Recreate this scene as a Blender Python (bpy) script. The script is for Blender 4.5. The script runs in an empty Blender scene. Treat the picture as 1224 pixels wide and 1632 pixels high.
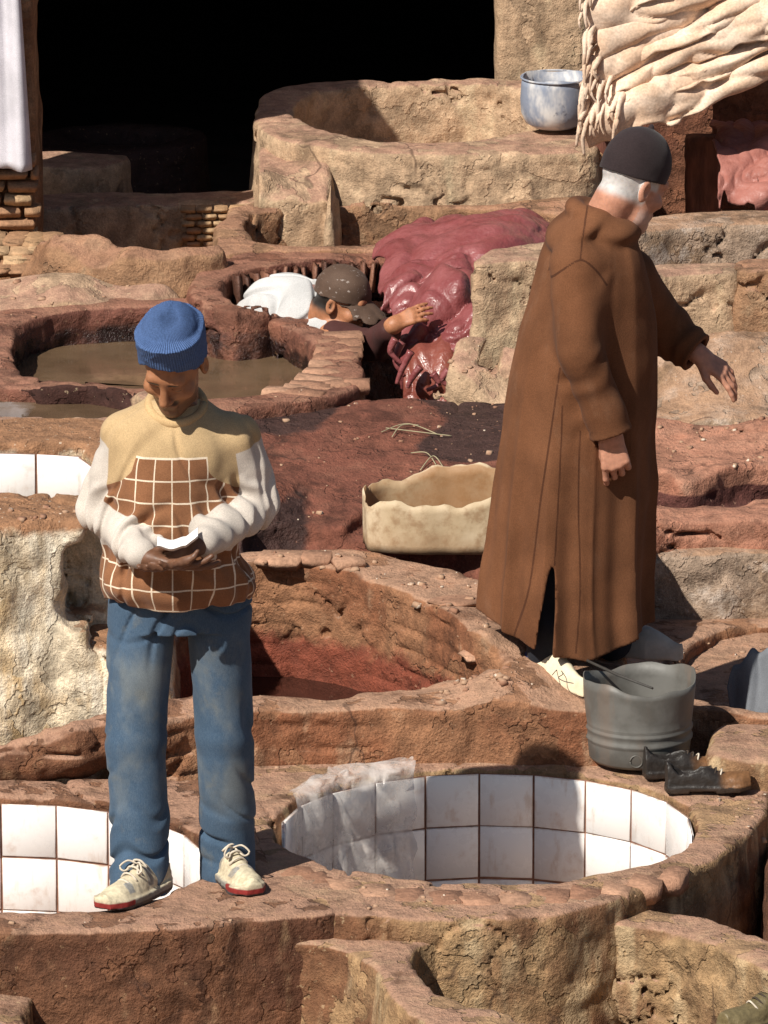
import bpy, math, random
import numpy as np
from mathutils import Vector, Matrix
random.seed(7)
sc = bpy.context.scene
C = sc.collection
F32 = np.float32
# ------------------------------------------------------------------ camera, sky, sun, exposure
CAM_H, PITCH, FPX = 6.16, math.radians(15.0), 12000.0
cam_data = bpy.data.cameras.new('camera')
cam = bpy.data.objects.new('camera', cam_data); C.objects.link(cam)
cam.location = (0, 0, CAM_H)
cam.rotation_euler = (math.pi/2 - PITCH, 0, 0)
cam_data.sensor_fit = 'VERTICAL'; cam_data.sensor_height = 36.0
cam_data.lens = FPX/1632*36.0
cam_data.clip_start = 0.5; cam_data.clip_end = 2000
sc.camera = cam
SUN_EL, SUN_AZ = math.radians(45.0), (-0.643, -0.766)      # horizontal direction towards the sun
world = bpy.data.worlds.new('World'); sc.world = world; world.use_nodes = True
wn = world.node_tree.nodes; wl = world.node_tree.links
sky = wn.new('ShaderNodeTexSky'); sky.sky_type = 'NISHITA'; sky.sun_disc = False
sky.sun_elevation = SUN_EL
sky.sun_rotation = math.atan2(SUN_AZ[0], SUN_AZ[1])
bg = wn['Background']; bg.inputs['Strength'].default_value = 0.05
wl.new(sky.outputs[0], bg.inputs[0])
sun_data = bpy.data.lights.new('sun', 'SUN'); sun_data.energy = 5.0; sun_data.angle = math.radians(0.53)
sun_data.color = (1.0, 0.95, 0.86)
sun = bpy.data.objects.new('sun', sun_data); C.objects.link(sun)
sdir = Vector((SUN_AZ[0]*math.cos(SUN_EL), SUN_AZ[1]*math.cos(SUN_EL), math.sin(SUN_EL))).normalized()
sun.rotation_euler = sdir.to_track_quat('Z', 'Y').to_euler()
sun.location = (-3, 10, 12)
vs = sc.view_settings
vs.view_transform = 'Standard'; vs.look = 'None'; vs.gamma = 1.0; vs.use_curve_mapping = False
vs.exposure = 0.25
sc.cycles.max_bounces = 6; sc.cycles.transparent_max_bounces = 12

# ------------------------------------------------------------------ where a pixel of the photograph lies in the place
def ray(px, py):
    u = (px-612)/FPX; v = (816-py)/FPX
    return u, math.cos(PITCH)+v*math.sin(PITCH), -math.sin(PITCH)+v*math.cos(PITCH)
def onz(px, py, z=0.0):
    u, dy, dz = ray(px, py); t = (z-CAM_H)/dz
    return np.array((u*t, dy*t, z))
def ony(px, py, Y):
    u, dy, dz = ray(px, py); t = Y/dy
    return np.array((u*t, Y, CAM_H+dz*t))

# ------------------------------------------------------------------ value noise
_rng = np.random.default_rng(3)
_LAT = _rng.random((32, 32, 32)).astype(F32)*2-1
def noise(x, y, z):
    x = np.asarray(x, F32); y = np.asarray(y, F32); z = np.asarray(z, F32)
    xi = np.floor(x); yi = np.floor(y); zi = np.floor(z)
    fx = x-xi; fy = y-yi; fz = z-zi
    fx = fx*fx*(3-2*fx); fy = fy*fy*(3-2*fy); fz = fz*fz*(3-2*fz)
    x0 = xi.astype(np.int32) & 31; y0 = yi.astype(np.int32) & 31; z0 = zi.astype(np.int32) & 31
    x1 = (x0+1) & 31; y1 = (y0+1) & 31; z1 = (z0+1) & 31
    L = _LAT
    a = L[x0, y0, z0]*(1-fx)+L[x1, y0, z0]*fx; b = L[x0, y1, z0]*(1-fx)+L[x1, y1, z0]*fx
    c = L[x0, y0, z1]*(1-fx)+L[x1, y0, z1]*fx; d = L[x0, y1, z1]*(1-fx)+L[x1, y1, z1]*fx
    a = a*(1-fy)+b*fy; c = c*(1-fy)+d*fy
    return a*(1-fz)+c*fz
def fbm(x, y, z, f, o=3, gain=.5):
    s = 0; a = 1
    for i in range(o):
        s = s + a*noise(x*f+17.3*i, y*f+5.1*i, z*f+9.7*i); f *= 2.03; a *= gain
    return s
def worley(x, y, z, seed=0):
    x = np.asarray(x, F32); y = np.asarray(y, F32); z = np.asarray(z, F32)
    xi = np.floor(x).astype(np.int32); yi = np.floor(y).astype(np.int32); zi = np.floor(z).astype(np.int32)
    m = np.full(x.shape, 9, F32)
    for a in (-1, 0, 1):
        for b in (-1, 0, 1):
            for c in (-1, 0, 1):
                i, j, k = (xi+a), (yi+b), (zi+c)
                p = (i+seed) & 31, j & 31, k & 31
                u = _LAT[p]*.5+.5; v = _LAT[p[1], p[2], p[0]]*.5+.5; w = _LAT[p[2], p[0], p[1]]*.5+.5
                m = np.minimum(m, (i+u-x)**2+(j+v-y)**2+(k+w-z)**2)
    return np.sqrt(m)
def sstep(a, b, x):
    t = np.clip((x-a)/(b-a), 0, 1); return t*t*(3-2*t)
# ------------------------------------------------------------------ solids as distance fields, meshed by surface nets
class Field:
    def __init__(s, lo, hi, res):
        s.lo = np.array(lo, float); s.res = res
        s.n = [int(math.ceil((h-l)/res))+1 for l, h in zip(lo, hi)]
        s.ax = [(s.lo[i]+np.arange(s.n[i])*res).astype(F32) for i in range(3)]
        s.d = np.full(s.n, 0.5, F32)
    def box(s, lo, hi):
        sl = []
        for i in range(3):
            a = int((lo[i]-s.lo[i])/s.res); b = int((hi[i]-s.lo[i])/s.res)+2
            a = max(0, min(s.n[i], a)); b = max(a, min(s.n[i], b)); sl.append(slice(a, b))
        sl = tuple(sl)
        X = s.ax[0][sl[0]][:, None, None]; Y = s.ax[1][sl[1]][None, :, None]; Z = s.ax[2][sl[2]][None, None, :]
        return sl, X, Y, Z
    def add(s, sl, p, k=0.0):
        a = s.d[sl]
        if a.size == 0: return
        if k > 0:
            h = np.maximum(k-np.abs(a-p), 0)/k
            s.d[sl] = np.minimum(a, p)-h*h*k*.25
        else: s.d[sl] = np.minimum(a, p)
    def sub(s, sl, p, k=0.0):
        a = s.d[sl]
        if a.size == 0: return
        if k > 0:
            h = np.maximum(k-np.abs(a+p), 0)/k
            s.d[sl] = np.maximum(a, -p)+h*h*k*.25
        else: s.d[sl] = np.maximum(a, -p)
    def cone(s, a, b, ra, rb=None, k=.01, flat=None, cut=False):
        rb = ra if rb is None else rb
        a = np.array(a, float); b = np.array(b, float); m = max(ra, rb)+k+3*s.res
        sl, X, Y, Z = s.box(np.minimum(a, b)-m, np.maximum(a, b)+m)
        e = b-a; L2 = float(e@e)+1e-9
        h = np.clip(((X-a[0])*e[0]+(Y-a[1])*e[1]+(Z-a[2])*e[2])/F32(L2), 0, 1)
        q = np.sqrt((X-a[0]-h*e[0])**2+(Y-a[1]-h*e[1])**2+(Z-a[2]-h*e[2])**2)-(ra+(rb-ra)*h)
        (s.sub if cut else s.add)(sl, q, k)
    def chain(s, pts, rs, k=.01):
        for i in range(len(pts)-1): s.cone(pts[i], pts[i+1], rs[i], rs[i+1], k)
    def ell(s, c, r, R=None, k=.01, cut=False):
        c = np.array(c, float); r = np.array(r, float); m = r.max()+k+3*s.res
        sl, X, Y, Z = s.box(c-m, c+m)
        x, y, z = X-c[0], Y-c[1], Z-c[2]
        if R is not None:
            x, y, z = (x*R[0][0]+y*R[1][0]+z*R[2][0], x*R[0][1]+y*R[1][1]+z*R[2][1], x*R[0][2]+y*R[1][2]+z*R[2][2])
        q0 = np.sqrt((x/r[0])**2+(y/r[1])**2+(z/r[2])**2)
        q1 = np.sqrt((x/r[0]**2)**2+(y/r[1]**2)**2+(z/r[2]**2)**2)+1e-6
        (s.sub if cut else s.add)(sl, (q0*(q0-1)/q1).astype(F32), k)
    def rbox(s, c, h, R=None, rad=.01, k=.0, cut=False):
        c = np.array(c, float); h = np.array(h, float); m = float(np.linalg.norm(h))+k+3*s.res
        sl, X, Y, Z = s.box(c-m, c+m)
        x, y, z = X-c[0], Y-c[1], Z-c[2]
        if R is not None:
            x, y, z = (x*R[0][0]+y*R[1][0]+z*R[2][0], x*R[0][1]+y*R[1][1]+z*R[2][1], x*R[0][2]+y*R[1][2]+z*R[2][2])
        qx = np.abs(x)-h[0]+rad; qy = np.abs(y)-h[1]+rad; qz = np.abs(z)-h[2]+rad
        q = np.sqrt(np.maximum(qx, 0)**2+np.maximum(qy, 0)**2+np.maximum(qz, 0)**2)+np.minimum(np.maximum(qx, np.maximum(qy, qz)), 0)-rad
        (s.sub if cut else s.add)(sl, q, k)
    def stack(s, secs, k=.01, wave=None, cut=False, rot=None, p=2.0):
        """upright body of elliptic sections: rows (z, cx, cy, rx, ry)"""
        t = np.array(sorted(secs), float); m = .03+k
        m += .05 if rot is not None else 0
        lo = (np.min(t[:, 1]-t[:, 3])-m, np.min(t[:, 2]-t[:, 4])-m, t[0, 0]-m); hi = (np.max(t[:, 1]+t[:, 3])+m, np.max(t[:, 2]+t[:, 4])+m, t[-1, 0]+m)
        sl, X, Y, Z = s.box(lo, hi)
        zz = Z.ravel()
        def ip(c):
            v = np.interp(zz, t[:, 0], t[:, c])
            w = max(1, int(.02/s.res)); kk = np.ones(2*w+1)/(2*w+1)
            return np.convolve(np.pad(v, w, mode='edge'), kk, 'valid').astype(F32)[None, None, :]
        cx, cy, rx, ry = ip(1), ip(2), ip(3), ip(4)
        if rot is not None:      # facing direction rot: rx stays the silhouette half width along X
            cf, sf = rot; aa = np.sqrt(np.maximum(rx**2-(sf*ry)**2, (.45*rx)**2))/cf
            dx = ((X-cx)*cf+(Y-cy)*sf)/aa; dy = (-(X-cx)*sf+(Y-cy)*cf)/ry
        else: dx = (X-cx)/rx; dy = (Y-cy)/ry
        rr = np.sqrt(dx*dx+dy*dy) if p == 2.0 else (np.abs(dx)**p+np.abs(dy)**p)**(1/p)
        if wave is not None: rr = rr-wave(np.arctan2(dy, dx), Z, X, Y)
        q = (rr-1)*np.minimum(rx, ry)
        q = np.maximum(q, np.maximum(t[0, 0]-Z, Z-t[-1, 0]))
        (s.sub if cut else s.add)(sl, q.astype(F32), k)
    def warp(s, fn, band):
        """add fn(x,y,z) to the field near the surface"""
        i, j, l = np.nonzero(np.abs(s.d) < band)
        s.d[i, j, l] += fn(s.ax[0][i], s.ax[1][j], s.ax[2][l]).astype(F32)
    def net(s):
        d = s.d; d[0] = d[-1] = .5; d[:, 0] = d[:, -1] = .5; d[:, :, 0] = d[:, :, -1] = .5
        g = d < 0
        nx, ny, nz = [v-1 for v in d.shape]
        cnt = np.zeros((nx, ny, nz), np.int8)
        for a in (0, 1):
            for b in (0, 1):
                for c in (0, 1): cnt += g[a:a+nx, b:b+ny, c:c+nz]
        I, J, K = np.nonzero((cnt > 0) & (cnt < 8))
        idx = np.full((nx, ny, nz), -1, np.int32); idx[I, J, K] = np.arange(len(I))
        P = np.zeros((len(I), 3), F32); W = np.zeros(len(I), F32)
        co = [(a, b, c) for a in (0, 1) for b in (0, 1) for c in (0, 1)]
        D = {o: d[I+o[0], J+o[1], K+o[2]] for o in co}
        for o in co:
            for axn in range(3):
                if o[axn]: continue
                q = list(o); q[axn] = 1; q = tuple(q)
                u, v = D[o], D[q]; m = (u < 0) != (v < 0)
                t = np.where(m, u/np.where(m, u-v, 1), 0)
                for c2 in range(3):
                    P[:, c2] += m*(o[c2]+(t if c2 == axn else 0))
                W += m
        P /= np.maximum(W, 1)[:, None]
        V = np.stack([s.lo[0]+(I+P[:, 0])*s.res, s.lo[1]+(J+P[:, 1])*s.res, s.lo[2]+(K+P[:, 2])*s.res], 1)
        Q = []
        for axn in range(3):
            sh = [slice(0, n) for n in (nx, ny, nz)]
            a0 = [slice(0, n) for n in d.shape]; a1 = list(a0)
            a0[axn] = slice(0, -1); a1[axn] = slice(1, None)
            ga, gb = g[tuple(a0)], g[tuple(a1)]
            I2, J2, K2 = np.nonzero(ga != gb)
            o1, o2 = [(1, 2), (2, 0), (0, 1)][axn]
            p = [I2, J2, K2]
            ok = (p[o1] > 0) & (p[o2] > 0) & (p[o1] < d.shape[o1]-1) & (p[o2] < d.shape[o2]-1)
            p = [v[ok] for v in p]; inside = ga[p[0], p[1], p[2]]
            def cell(da, db):
                q = [v.copy() for v in p]; q[o1] -= da; q[o2] -= db
                return idx[q[0], q[1], q[2]]
            A, B, Cc, Dd = cell(1, 1), cell(0, 1), cell(0, 0), cell(1, 0)
            f = np.stack([A, B, Cc, Dd], 1)
            f[~inside] = f[~inside][:, ::-1]
            Q.append(f)
        return V, np.concatenate(Q)

def mesh_of(name, V, Q, smooth=True):
    me = bpy.data.meshes.new(name)
    V = np.asarray(V, F32); Q = np.asarray(Q, np.int32); n = Q.shape[1]
    me.vertices.add(len(V)); me.vertices.foreach_set('co', V.ravel())
    me.loops.add(Q.size); me.loops.foreach_set('vertex_index', Q.ravel())
    me.polygons.add(len(Q)); me.polygons.foreach_set('loop_start', np.arange(len(Q), dtype=np.int32)*n)
    me.update(calc_edges=True)
    if smooth: me.polygons.foreach_set('use_smooth', np.ones(len(Q), bool))
    me.validate()
    return me
def attr(me, name, vals):
    a = me.attributes.new(name, 'FLOAT', 'POINT'); a.data.foreach_set('value', np.asarray(vals, F32))
def cattr(me, name, rgb):
    a = me.attributes.new(name, 'FLOAT_COLOR', 'POINT')
    v = np.ones((len(rgb), 4), F32); v[:, :3] = rgb; a.data.foreach_set('color', v.ravel())
def tag(o, label=None, cat=None, group=None, kind=None):
    if label: o['label'] = label
    if cat: o['category'] = cat
    if group: o['group'] = group
    if kind: o['kind'] = kind
    return o
def thing(name, loc, label, cat, group=None):
    o = bpy.data.objects.new(name, None); o.empty_display_size = .1; C.objects.link(o)
    o.location = tuple(float(v) for v in loc); bases[o] = np.array(o.location)
    return tag(o, label, cat, group)
bases = {}
def put(name, V, Q, m, parent=None, base=None, smooth=True):
    """one mesh object from world coordinates; its origin goes to base (or its parent's base)"""
    V = np.asarray(V, float)
    if parent is not None: b = bases[parent]
    elif base is not None: b = np.array(base, float)
    else: b = np.array((V[:, 0].mean(), V[:, 1].mean(), V[:, 2].min()))
    me = mesh_of(name, V-b, Q, smooth)
    o = bpy.data.objects.new(name, me); C.objects.link(o)
    me.materials.append(m)
    if parent is not None: o.parent = parent; bases[o] = b
    else: o.location = b; bases[o] = b
    return o
def inst(name, me, M, parent):
    """a piece that shares its mesh: world matrix M, child of parent"""
    o = bpy.data.objects.new(name, me); C.objects.link(o)
    o.parent = parent
    o.matrix_local = Matrix.Translation(Vector(bases[parent])).inverted() @ M
    return o
def frame(x, y=None, z=None):
    """3x3 whose columns are orthonormal axes with the first along x and the third near z"""
    x = np.array(x, float); x /= np.linalg.norm(x); z = np.array(z, float)
    y = np.cross(z, x); y /= np.linalg.norm(y); z = np.cross(x, y)
    return np.stack([x, y, z], 1)
def mat4(R, t):
    M = Matrix.Identity(4)
    for i in range(3):
        for j in range(3): M[i][j] = float(R[i][j])
        M[i][3] = float(t[i])
    return M
# swept tube and sheet as plain quads
def tube(pts, r, n=8, closed=False):
    pts = np.array(pts, float); N = len(pts); r = np.broadcast_to(np.asarray(r, float), (N,))
    V = []; up = np.array((.13, .21, .97))
    for i in range(N):
        t = pts[min(i+1, N-1)]-pts[max(i-1, 0)]; t /= np.linalg.norm(t)+1e-9
        a = np.cross(t, up); a /= np.linalg.norm(a)+1e-9; b = np.cross(t, a)
        for k in range(n):
            w = 2*math.pi*k/n; V.append(pts[i]+r[i]*(math.cos(w)*a+math.sin(w)*b))
    Q = [(i*n+k, i*n+(k+1) % n, (i+1)*n+(k+1) % n, (i+1)*n+k) for i in range(N-1) for k in range(n)]
    V += [pts[0], pts[-1]]; c0 = N*n
    Q += [(c0, (k+1) % n, k, k) for k in range(0)]
    for k in range(0, n, 2):
        Q.append((c0, (k+2) % n, (k+1) % n, k)); Q.append((c0+1, (N-1)*n+k, (N-1)*n+(k+1) % n, (N-1)*n+(k+2) % n))
    return np.array(V), np.array(Q)
def gridq(nu, nv, wrap=False):
    Q = []
    for i in range(nu-1+(1 if wrap else 0)):
        for j in range(nv-1):
            a = i*nv+j; b = ((i+1) % nu)*nv+j; Q.append((a, b, b+1, a+1))
    return np.array(Q)
def smoothline(P, n=120, closed=False):
    P = np.array(P, float); N = len(P); out = []
    seg = N if closed else N-1; m = max(2, n//seg)
    for i in range(seg):
        g = (lambda k: P[k % N]) if closed else (lambda k: P[min(max(k, 0), N-1)])
        p0, p1, p2, p3 = g(i-1), g(i), g(i+1), g(i+2)
        for t in np.arange(m)/m:
            out.append(.5*((2*p1)+(-p0+p2)*t+(2*p0-5*p1+4*p2-p3)*t*t+(-p0+3*p1-3*p2+p3)*t**3))
    if not closed: out.append(P[-1])
    return np.array(out)
def poly_sd(X, Y, P):
    """signed distance to a closed 2-D polygon on the grid X (n,1), Y (1,m)"""
    d = np.full(np.broadcast(X, Y).shape, 1e9, F32); ins = np.zeros(d.shape, bool); N = len(P)
    for i in range(N):
        a = P[i]; b = P[(i+1) % N]; e = b-a
        t = np.clip(((X-a[0])*e[0]+(Y-a[1])*e[1])/F32(e@e+1e-12), 0, 1)
        d = np.minimum(d, (X-a[0]-t*e[0])**2+(Y-a[1]-t*e[1])**2)
        if a[1] != b[1]:
            c = ((a[1] > Y) != (b[1] > Y)) & (X < (b[0]-a[0])*(Y-a[1])/(b[1]-a[1])+a[0]); ins ^= c
    d = np.sqrt(d); return np.where(ins, -d, d).astype(F32)
# ------------------------------------------------------------------ procedural materials
class NT:
    def __init__(s, name):
        s.m = bpy.data.materials.new(name); s.m.use_nodes = True; s.t = s.m.node_tree; s.n = s.t.nodes
        s.b = s.n['Principled BSDF']; s.out = s.n['Material Output']; s._pos = None
    def new(s, k, **kw):
        n = s.n.new('ShaderNode'+k)
        for a, v in kw.items(): setattr(n, a, v)
        return n
    def link(s, a, b): s.t.links.new(a, b)
    def setv(s, inp, v):
        if isinstance(v, (int, float)): inp.default_value = v
        elif isinstance(v, tuple): inp.default_value = (*v, 1) if len(v) == 3 and len(inp.default_value) == 4 else v
        else: s.link(v, inp)
    def pos(s):
        if s._pos is None:
            g = s.new('NewGeometry'); s._pos = g.outputs['Position']; s._nor = g.outputs['Normal']
        return s._pos
    def objc(s): return s.new('TexCoord').outputs['Object']
    def math(s, op, a, b=0.0, c=None):
        n = s.new('Math', operation=op); s.setv(n.inputs[0], a); s.setv(n.inputs[1], b)
        if c is not None: s.setv(n.inputs[2], c)
        return n.outputs[0]
    def ramp(s, v, lo, hi, a=0.0, b=1.0):
        n = s.new('MapRange', interpolation_type='SMOOTHSTEP'); s.setv(n.inputs[0], v)
        n.inputs[1].default_value = lo; n.inputs[2].default_value = hi; n.inputs[3].default_value = a; n.inputs[4].default_value = b
        return n.outputs[0]
    def noise(s, scale, detail=4, rough=.55, vec=None, stretch=None, off=0.0):
        v = vec or s.pos()
        if stretch or off:
            mp = s.new('Mapping'); s.link(v, mp.inputs[0]); mp.inputs['Location'].default_value = (off, off*.7, off*.3)
            if stretch: mp.inputs['Scale'].default_value = stretch
            v = mp.outputs[0]
        n = s.new('TexNoise'); s.link(v, n.inputs['Vector'])
        n.inputs['Scale'].default_value = scale; n.inputs['Detail'].default_value = detail; n.inputs['Roughness'].default_value = rough
        return n.outputs['Fac']
    def voro(s, scale, feature='DISTANCE_TO_EDGE', vec=None):
        n = s.new('TexVoronoi', feature=feature); s.link(vec or s.pos(), n.inputs['Vector']); n.inputs['Scale'].default_value = scale
        return n.outputs[0]
    def mix(s, f, a, b):
        n = s.new('Mix', data_type='RGBA'); s.setv(n.inputs[0], f); s.setv(n.inputs[6], a); s.setv(n.inputs[7], b); return n.outputs[2]
    def mul(s, a, f):
        n = s.new('Mix', data_type='RGBA', blend_type='MULTIPLY'); n.inputs[0].default_value = 1; s.setv(n.inputs[6], a)
        cb = s.new('CombineColor')
        for i in range(3): s.setv(cb.inputs[i], f)
        s.link(cb.outputs[0], n.inputs[7]); return n.outputs[2]
    def attr(s, name, out='Fac'):
        n = s.new('Attribute', attribute_name=name); return n.outputs[out]
    def bump(s, h, strength=.5, dist=.01, prev=None):
        n = s.new('Bump'); n.inputs['Strength'].default_value = strength; n.inputs['Distance'].default_value = dist
        s.link(h, n.inputs['Height'])
        if prev is not None: s.link(prev, n.inputs['Normal'])
        return n.outputs[0]
    def col(s, v): s.setv(s.b.inputs['Base Color'], v)
    def rough(s, v): s.setv(s.b.inputs['Roughness'], v)
    def spec(s, v): s.b.inputs['Specular IOR Level'].default_value = v
    def nor(s, v): s.link(v, s.b.inputs['Normal'])

def clay(name, top, a, b, pale, pale_amt=.45, stain_and_shade=(.05, .02, .015), streak=.5, gloss=.0, rough=.9, fine=1.0, speck=.45, flake=.75):
    """mud plaster: dusty top colour, two wall colours in patches, pale lime runs, stains and painted shade where the mesh says so"""
    m = NT(name); m.pos()
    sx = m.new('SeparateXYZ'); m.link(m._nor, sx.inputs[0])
    n1 = m.noise(2.6, 3, .6); n2 = m.noise(9, 4, .65, off=3.1); n3 = m.noise(16, 6, .72, off=7.7); n4 = m.noise(170, 2, .7, off=1.3)
    run = m.noise(10, 3, .6, stretch=(1, 1, .16), off=5.5)
    wall = m.mix(m.ramp(n1, .38, .62), a, b)
    pf = m.math('MULTIPLY', m.ramp(m.math('ADD', m.math('MULTIPLY', n2, 1-streak), m.math('MULTIPLY', run, streak)), .62-.24*pale_amt, .72-.14*pale_amt), .85)
    wall = m.mix(pf, wall, pale)
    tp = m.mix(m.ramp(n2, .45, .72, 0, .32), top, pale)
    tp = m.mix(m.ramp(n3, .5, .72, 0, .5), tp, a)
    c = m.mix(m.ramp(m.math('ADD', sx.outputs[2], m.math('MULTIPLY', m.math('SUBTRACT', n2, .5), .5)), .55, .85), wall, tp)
    dk = m.ramp(m.noise(5, 4, .7, stretch=(1, 1, .35), off=11), .52, .68, 0, .72)
    c = m.mix(dk, c, tuple(v*.45 for v in a))
    # fallen plaster with a crisp edge, and cracks
    nf = m.noise(5.5, 4, .62, off=31); fl = m.ramp(nf, .555, .572)
    c = m.mix(m.math('MULTIPLY', fl, flake), c, m.mix(m.ramp(n2, .4, .6), tuple(v*.62 for v in b), tuple(min(.8, v*1.15) for v in b)))
    st = m.attr('stain_and_shade')
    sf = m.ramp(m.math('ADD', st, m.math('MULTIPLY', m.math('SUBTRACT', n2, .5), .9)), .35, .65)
    c = m.mix(sf, c, stain_and_shade)
    wv = m.new('VectorMath', operation='MULTIPLY_ADD'); nc = m.new('TexNoise'); m.link(m.pos(), nc.inputs['Vector']); nc.inputs['Scale'].default_value = 7; nc.inputs['Detail'].default_value = 2
    m.link(nc.outputs['Color'], wv.inputs[0]); wv.inputs[1].default_value = (.2, .2, .2); m.link(m.pos(), wv.inputs[2])
    ck = m.math('MULTIPLY', m.ramp(m.voro(2.3, vec=wv.outputs[0]), .016, .003), m.ramp(m.noise(3.2, 2, .5, off=41), .585, .64))
    c = m.mul(c, m.ramp(n3, .28, .72, .66, 1.28)); c = m.mul(c, m.ramp(n4, .25, .75, .8, 1.16))
    c = m.mix(m.ramp(m.noise(62, 2, .6, off=21), .66, .72, 0, speck), c, pale)
    c = m.mix(m.math('MULTIPLY', ck, .6), c, (.05, .026, .018))
    m.col(c)
    m.rough(m.math('SUBTRACT', rough, m.math('MULTIPLY', sf, gloss))); m.spec(.3)
    hgt = m.math('ADD', m.math('ADD', n3, m.math('MULTIPLY', n4, .14)), m.math('MULTIPLY', fl, -.22))
    m.nor(m.bump(hgt, .9*fine, .026))
    return m.m
def plain(name, col, rough=.6, var=.15, scale=30, bump=0.0, spec=.4, objspace=False, stretch=None, col2=None, metal=0.0):
    m = NT(name); v = m.objc() if objspace else None
    n = m.noise(scale, 4, .6, vec=v, stretch=stretch)
    c = m.mix(m.ramp(n, .35, .65), col, col2) if col2 else col
    m.col(m.mul(c, m.ramp(n, .25, .75, 1-var, 1+var))); m.rough(rough); m.spec(spec); m.b.inputs['Metallic'].default_value = metal
    if bump: m.nor(m.bump(m.noise(scale*3, 4, .65, vec=v), bump, .004))
    return m.m
def piece_mat(name, cols, rough=.85, var=.25):
    """bricks and stones: each object picks its own tone"""
    m = NT(name); oi = m.new('ObjectInfo').outputs['Random']
    c = cols[0]
    for i, q in enumerate(cols[1:]): c = m.mix(m.ramp(oi, (i+.5)/len(cols), (i+1)/len(cols)), c, q)
    n = m.noise(14, 5, .65); n2 = m.noise(70, 4, .7)
    c = m.mul(c, m.ramp(n, .3, .7, 1-var, 1+var)); c = m.mul(c, m.ramp(n2, .25, .75, .75, 1.2))
    m.col(c); m.rough(rough); m.spec(.3)
    m.nor(m.bump(n2, .8, .006)); return m.m

M = {}
DUST = (.36, .185, .105)
M['front'] = clay('brown mud plaster', (.41, .235, .158), (.115, .048, .026), (.18, .08, .041), (.38, .235, .13), .3, streak=.6)
M['frontvat'] = clay('stained tan plaster', (.41, .238, .16), (.19, .088, .044), (.36, .225, .115), (.5, .36, .21), .5, streak=.75)
M['red'] = clay('red stained plaster', (.44, .257, .168), (.23, .092, .045), (.3, .145, .075), (.42, .26, .16), .3, stain_and_shade=(.21, .055, .03), gloss=.15)
M['tan'] = clay('tan plaster', (.39, .225, .155), (.41, .268, .165), (.46, .315, .2), (.58, .44, .28), .4, streak=.6, fine=.75)
M['brown'] = clay('brown plaster', (.37, .195, .12), (.25, .125, .065), (.32, .18, .1), (.42, .28, .17), .3, stain_and_shade=(.045, .022, .018), gloss=.3)
M['wet'] = clay('wet dark plaster', (.31, .145, .095), (.16, .06, .04), (.22, .09, .055), (.35, .2, .12), .15, stain_and_shade=(.03, .014, .012), gloss=.5, rough=.7)
M['pale'] = clay('limed plaster', (.42, .25, .15), (.55, .38, .2), (.7, .58, .42), (.82, .74, .6), .8, streak=.85, stain_and_shade=(.33, .17, .09))
M['grey'] = clay('grey limed plaster', (.4, .24, .15), (.27, .17, .1), (.36, .26, .19), (.6, .5, .42), .45, streak=.1, stain_and_shade=(.25, .12, .07))
M['plateau'] = clay('dyed trodden earth', (.19, .068, .044), (.15, .052, .033), (.2, .073, .046), (.3, .14, .09), .2, stain_and_shade=(.058, .028, .023), gloss=.25)
M['pink'] = clay('pink earth', (.42, .2, .13), (.3, .12, .075), (.36, .17, .11), (.5, .28, .19), .3, stain_and_shade=(.11, .04, .032))
M['dark'] = plain('near black plaster', (.06, .045, .035), .95, .3, 6)  # near black even colour for the inside faces of the building
M['tile'] = None
M['rimstone'] = piece_mat('dyed rim stone', [(.37, .2, .127), (.31, .16, .1), (.42, .24, .155)])
M['brick'] = piece_mat('sun dried brick', [(.4, .24, .13), (.33, .18, .1), (.46, .3, .17)])
M['stone'] = piece_mat('rim stone', [(.36, .19, .11), (.3, .15, .09), (.42, .25, .15)])
M['darkbrick'] = piece_mat('dyed brick', [(.16, .07, .045), (.24, .11, .07), (.1, .045, .03)], rough=.5)
def mk_tile():
    m = NT('white glazed tile'); oi = m.new('ObjectInfo').outputs['Random']
    c = m.mix(oi, (.88, .86, .84), (.8, .76, .73))
    n = m.noise(11, 5, .65); n2 = m.noise(30, 4, .6, stretch=(1, 1, .3))
    c = m.mix(m.ramp(n, .55, .8, 0, .6), c, (.45, .25, .14)); c = m.mix(m.ramp(n2, .56, .8, 0, .5), c, (.5, .32, .2))
    sp = m.new('SeparateXYZ'); m.link(m.objc(), sp.inputs[0])
    e = m.math('MAXIMUM', m.math('ABSOLUTE', sp.outputs[0]), m.math('ABSOLUTE', sp.outputs[2]))
    c = m.mix(m.math('MULTIPLY', m.ramp(e, .0695, .0745), m.ramp(n2, .35, .7, .0, .6)), c, (.4, .24, .15))
    m.col(c); m.rough(m.ramp(n, .3, .7, .16, .4)); m.spec(.5)
    m.nor(m.bump(m.noise(9, 2, .5), .04, .01)); return m.m
M['tile'] = mk_tile()
M['grout'] = plain('grout', (.23, .11, .07), .9, .3, 40)
def liquid(name, col, rough=.06, scale=14, bump=.06):
    m = NT(name); n = m.noise(4, 5, .6)
    m.col(m.mul(col, m.ramp(n, .3, .7, .75, 1.25))); m.rough(m.ramp(m.noise(6, 4, .6, off=4), .45, .6, rough, rough+.2)); m.spec(.5)
    m.nor(m.bump(m.noise(scale, 3, .5), bump, .01)); return m.m
M['liq_brown'] = liquid('brown tan liquor', (.12, .076, .044))
M['liq_dark'] = liquid('dark dye liquor', (.035, .014, .01))
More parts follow.
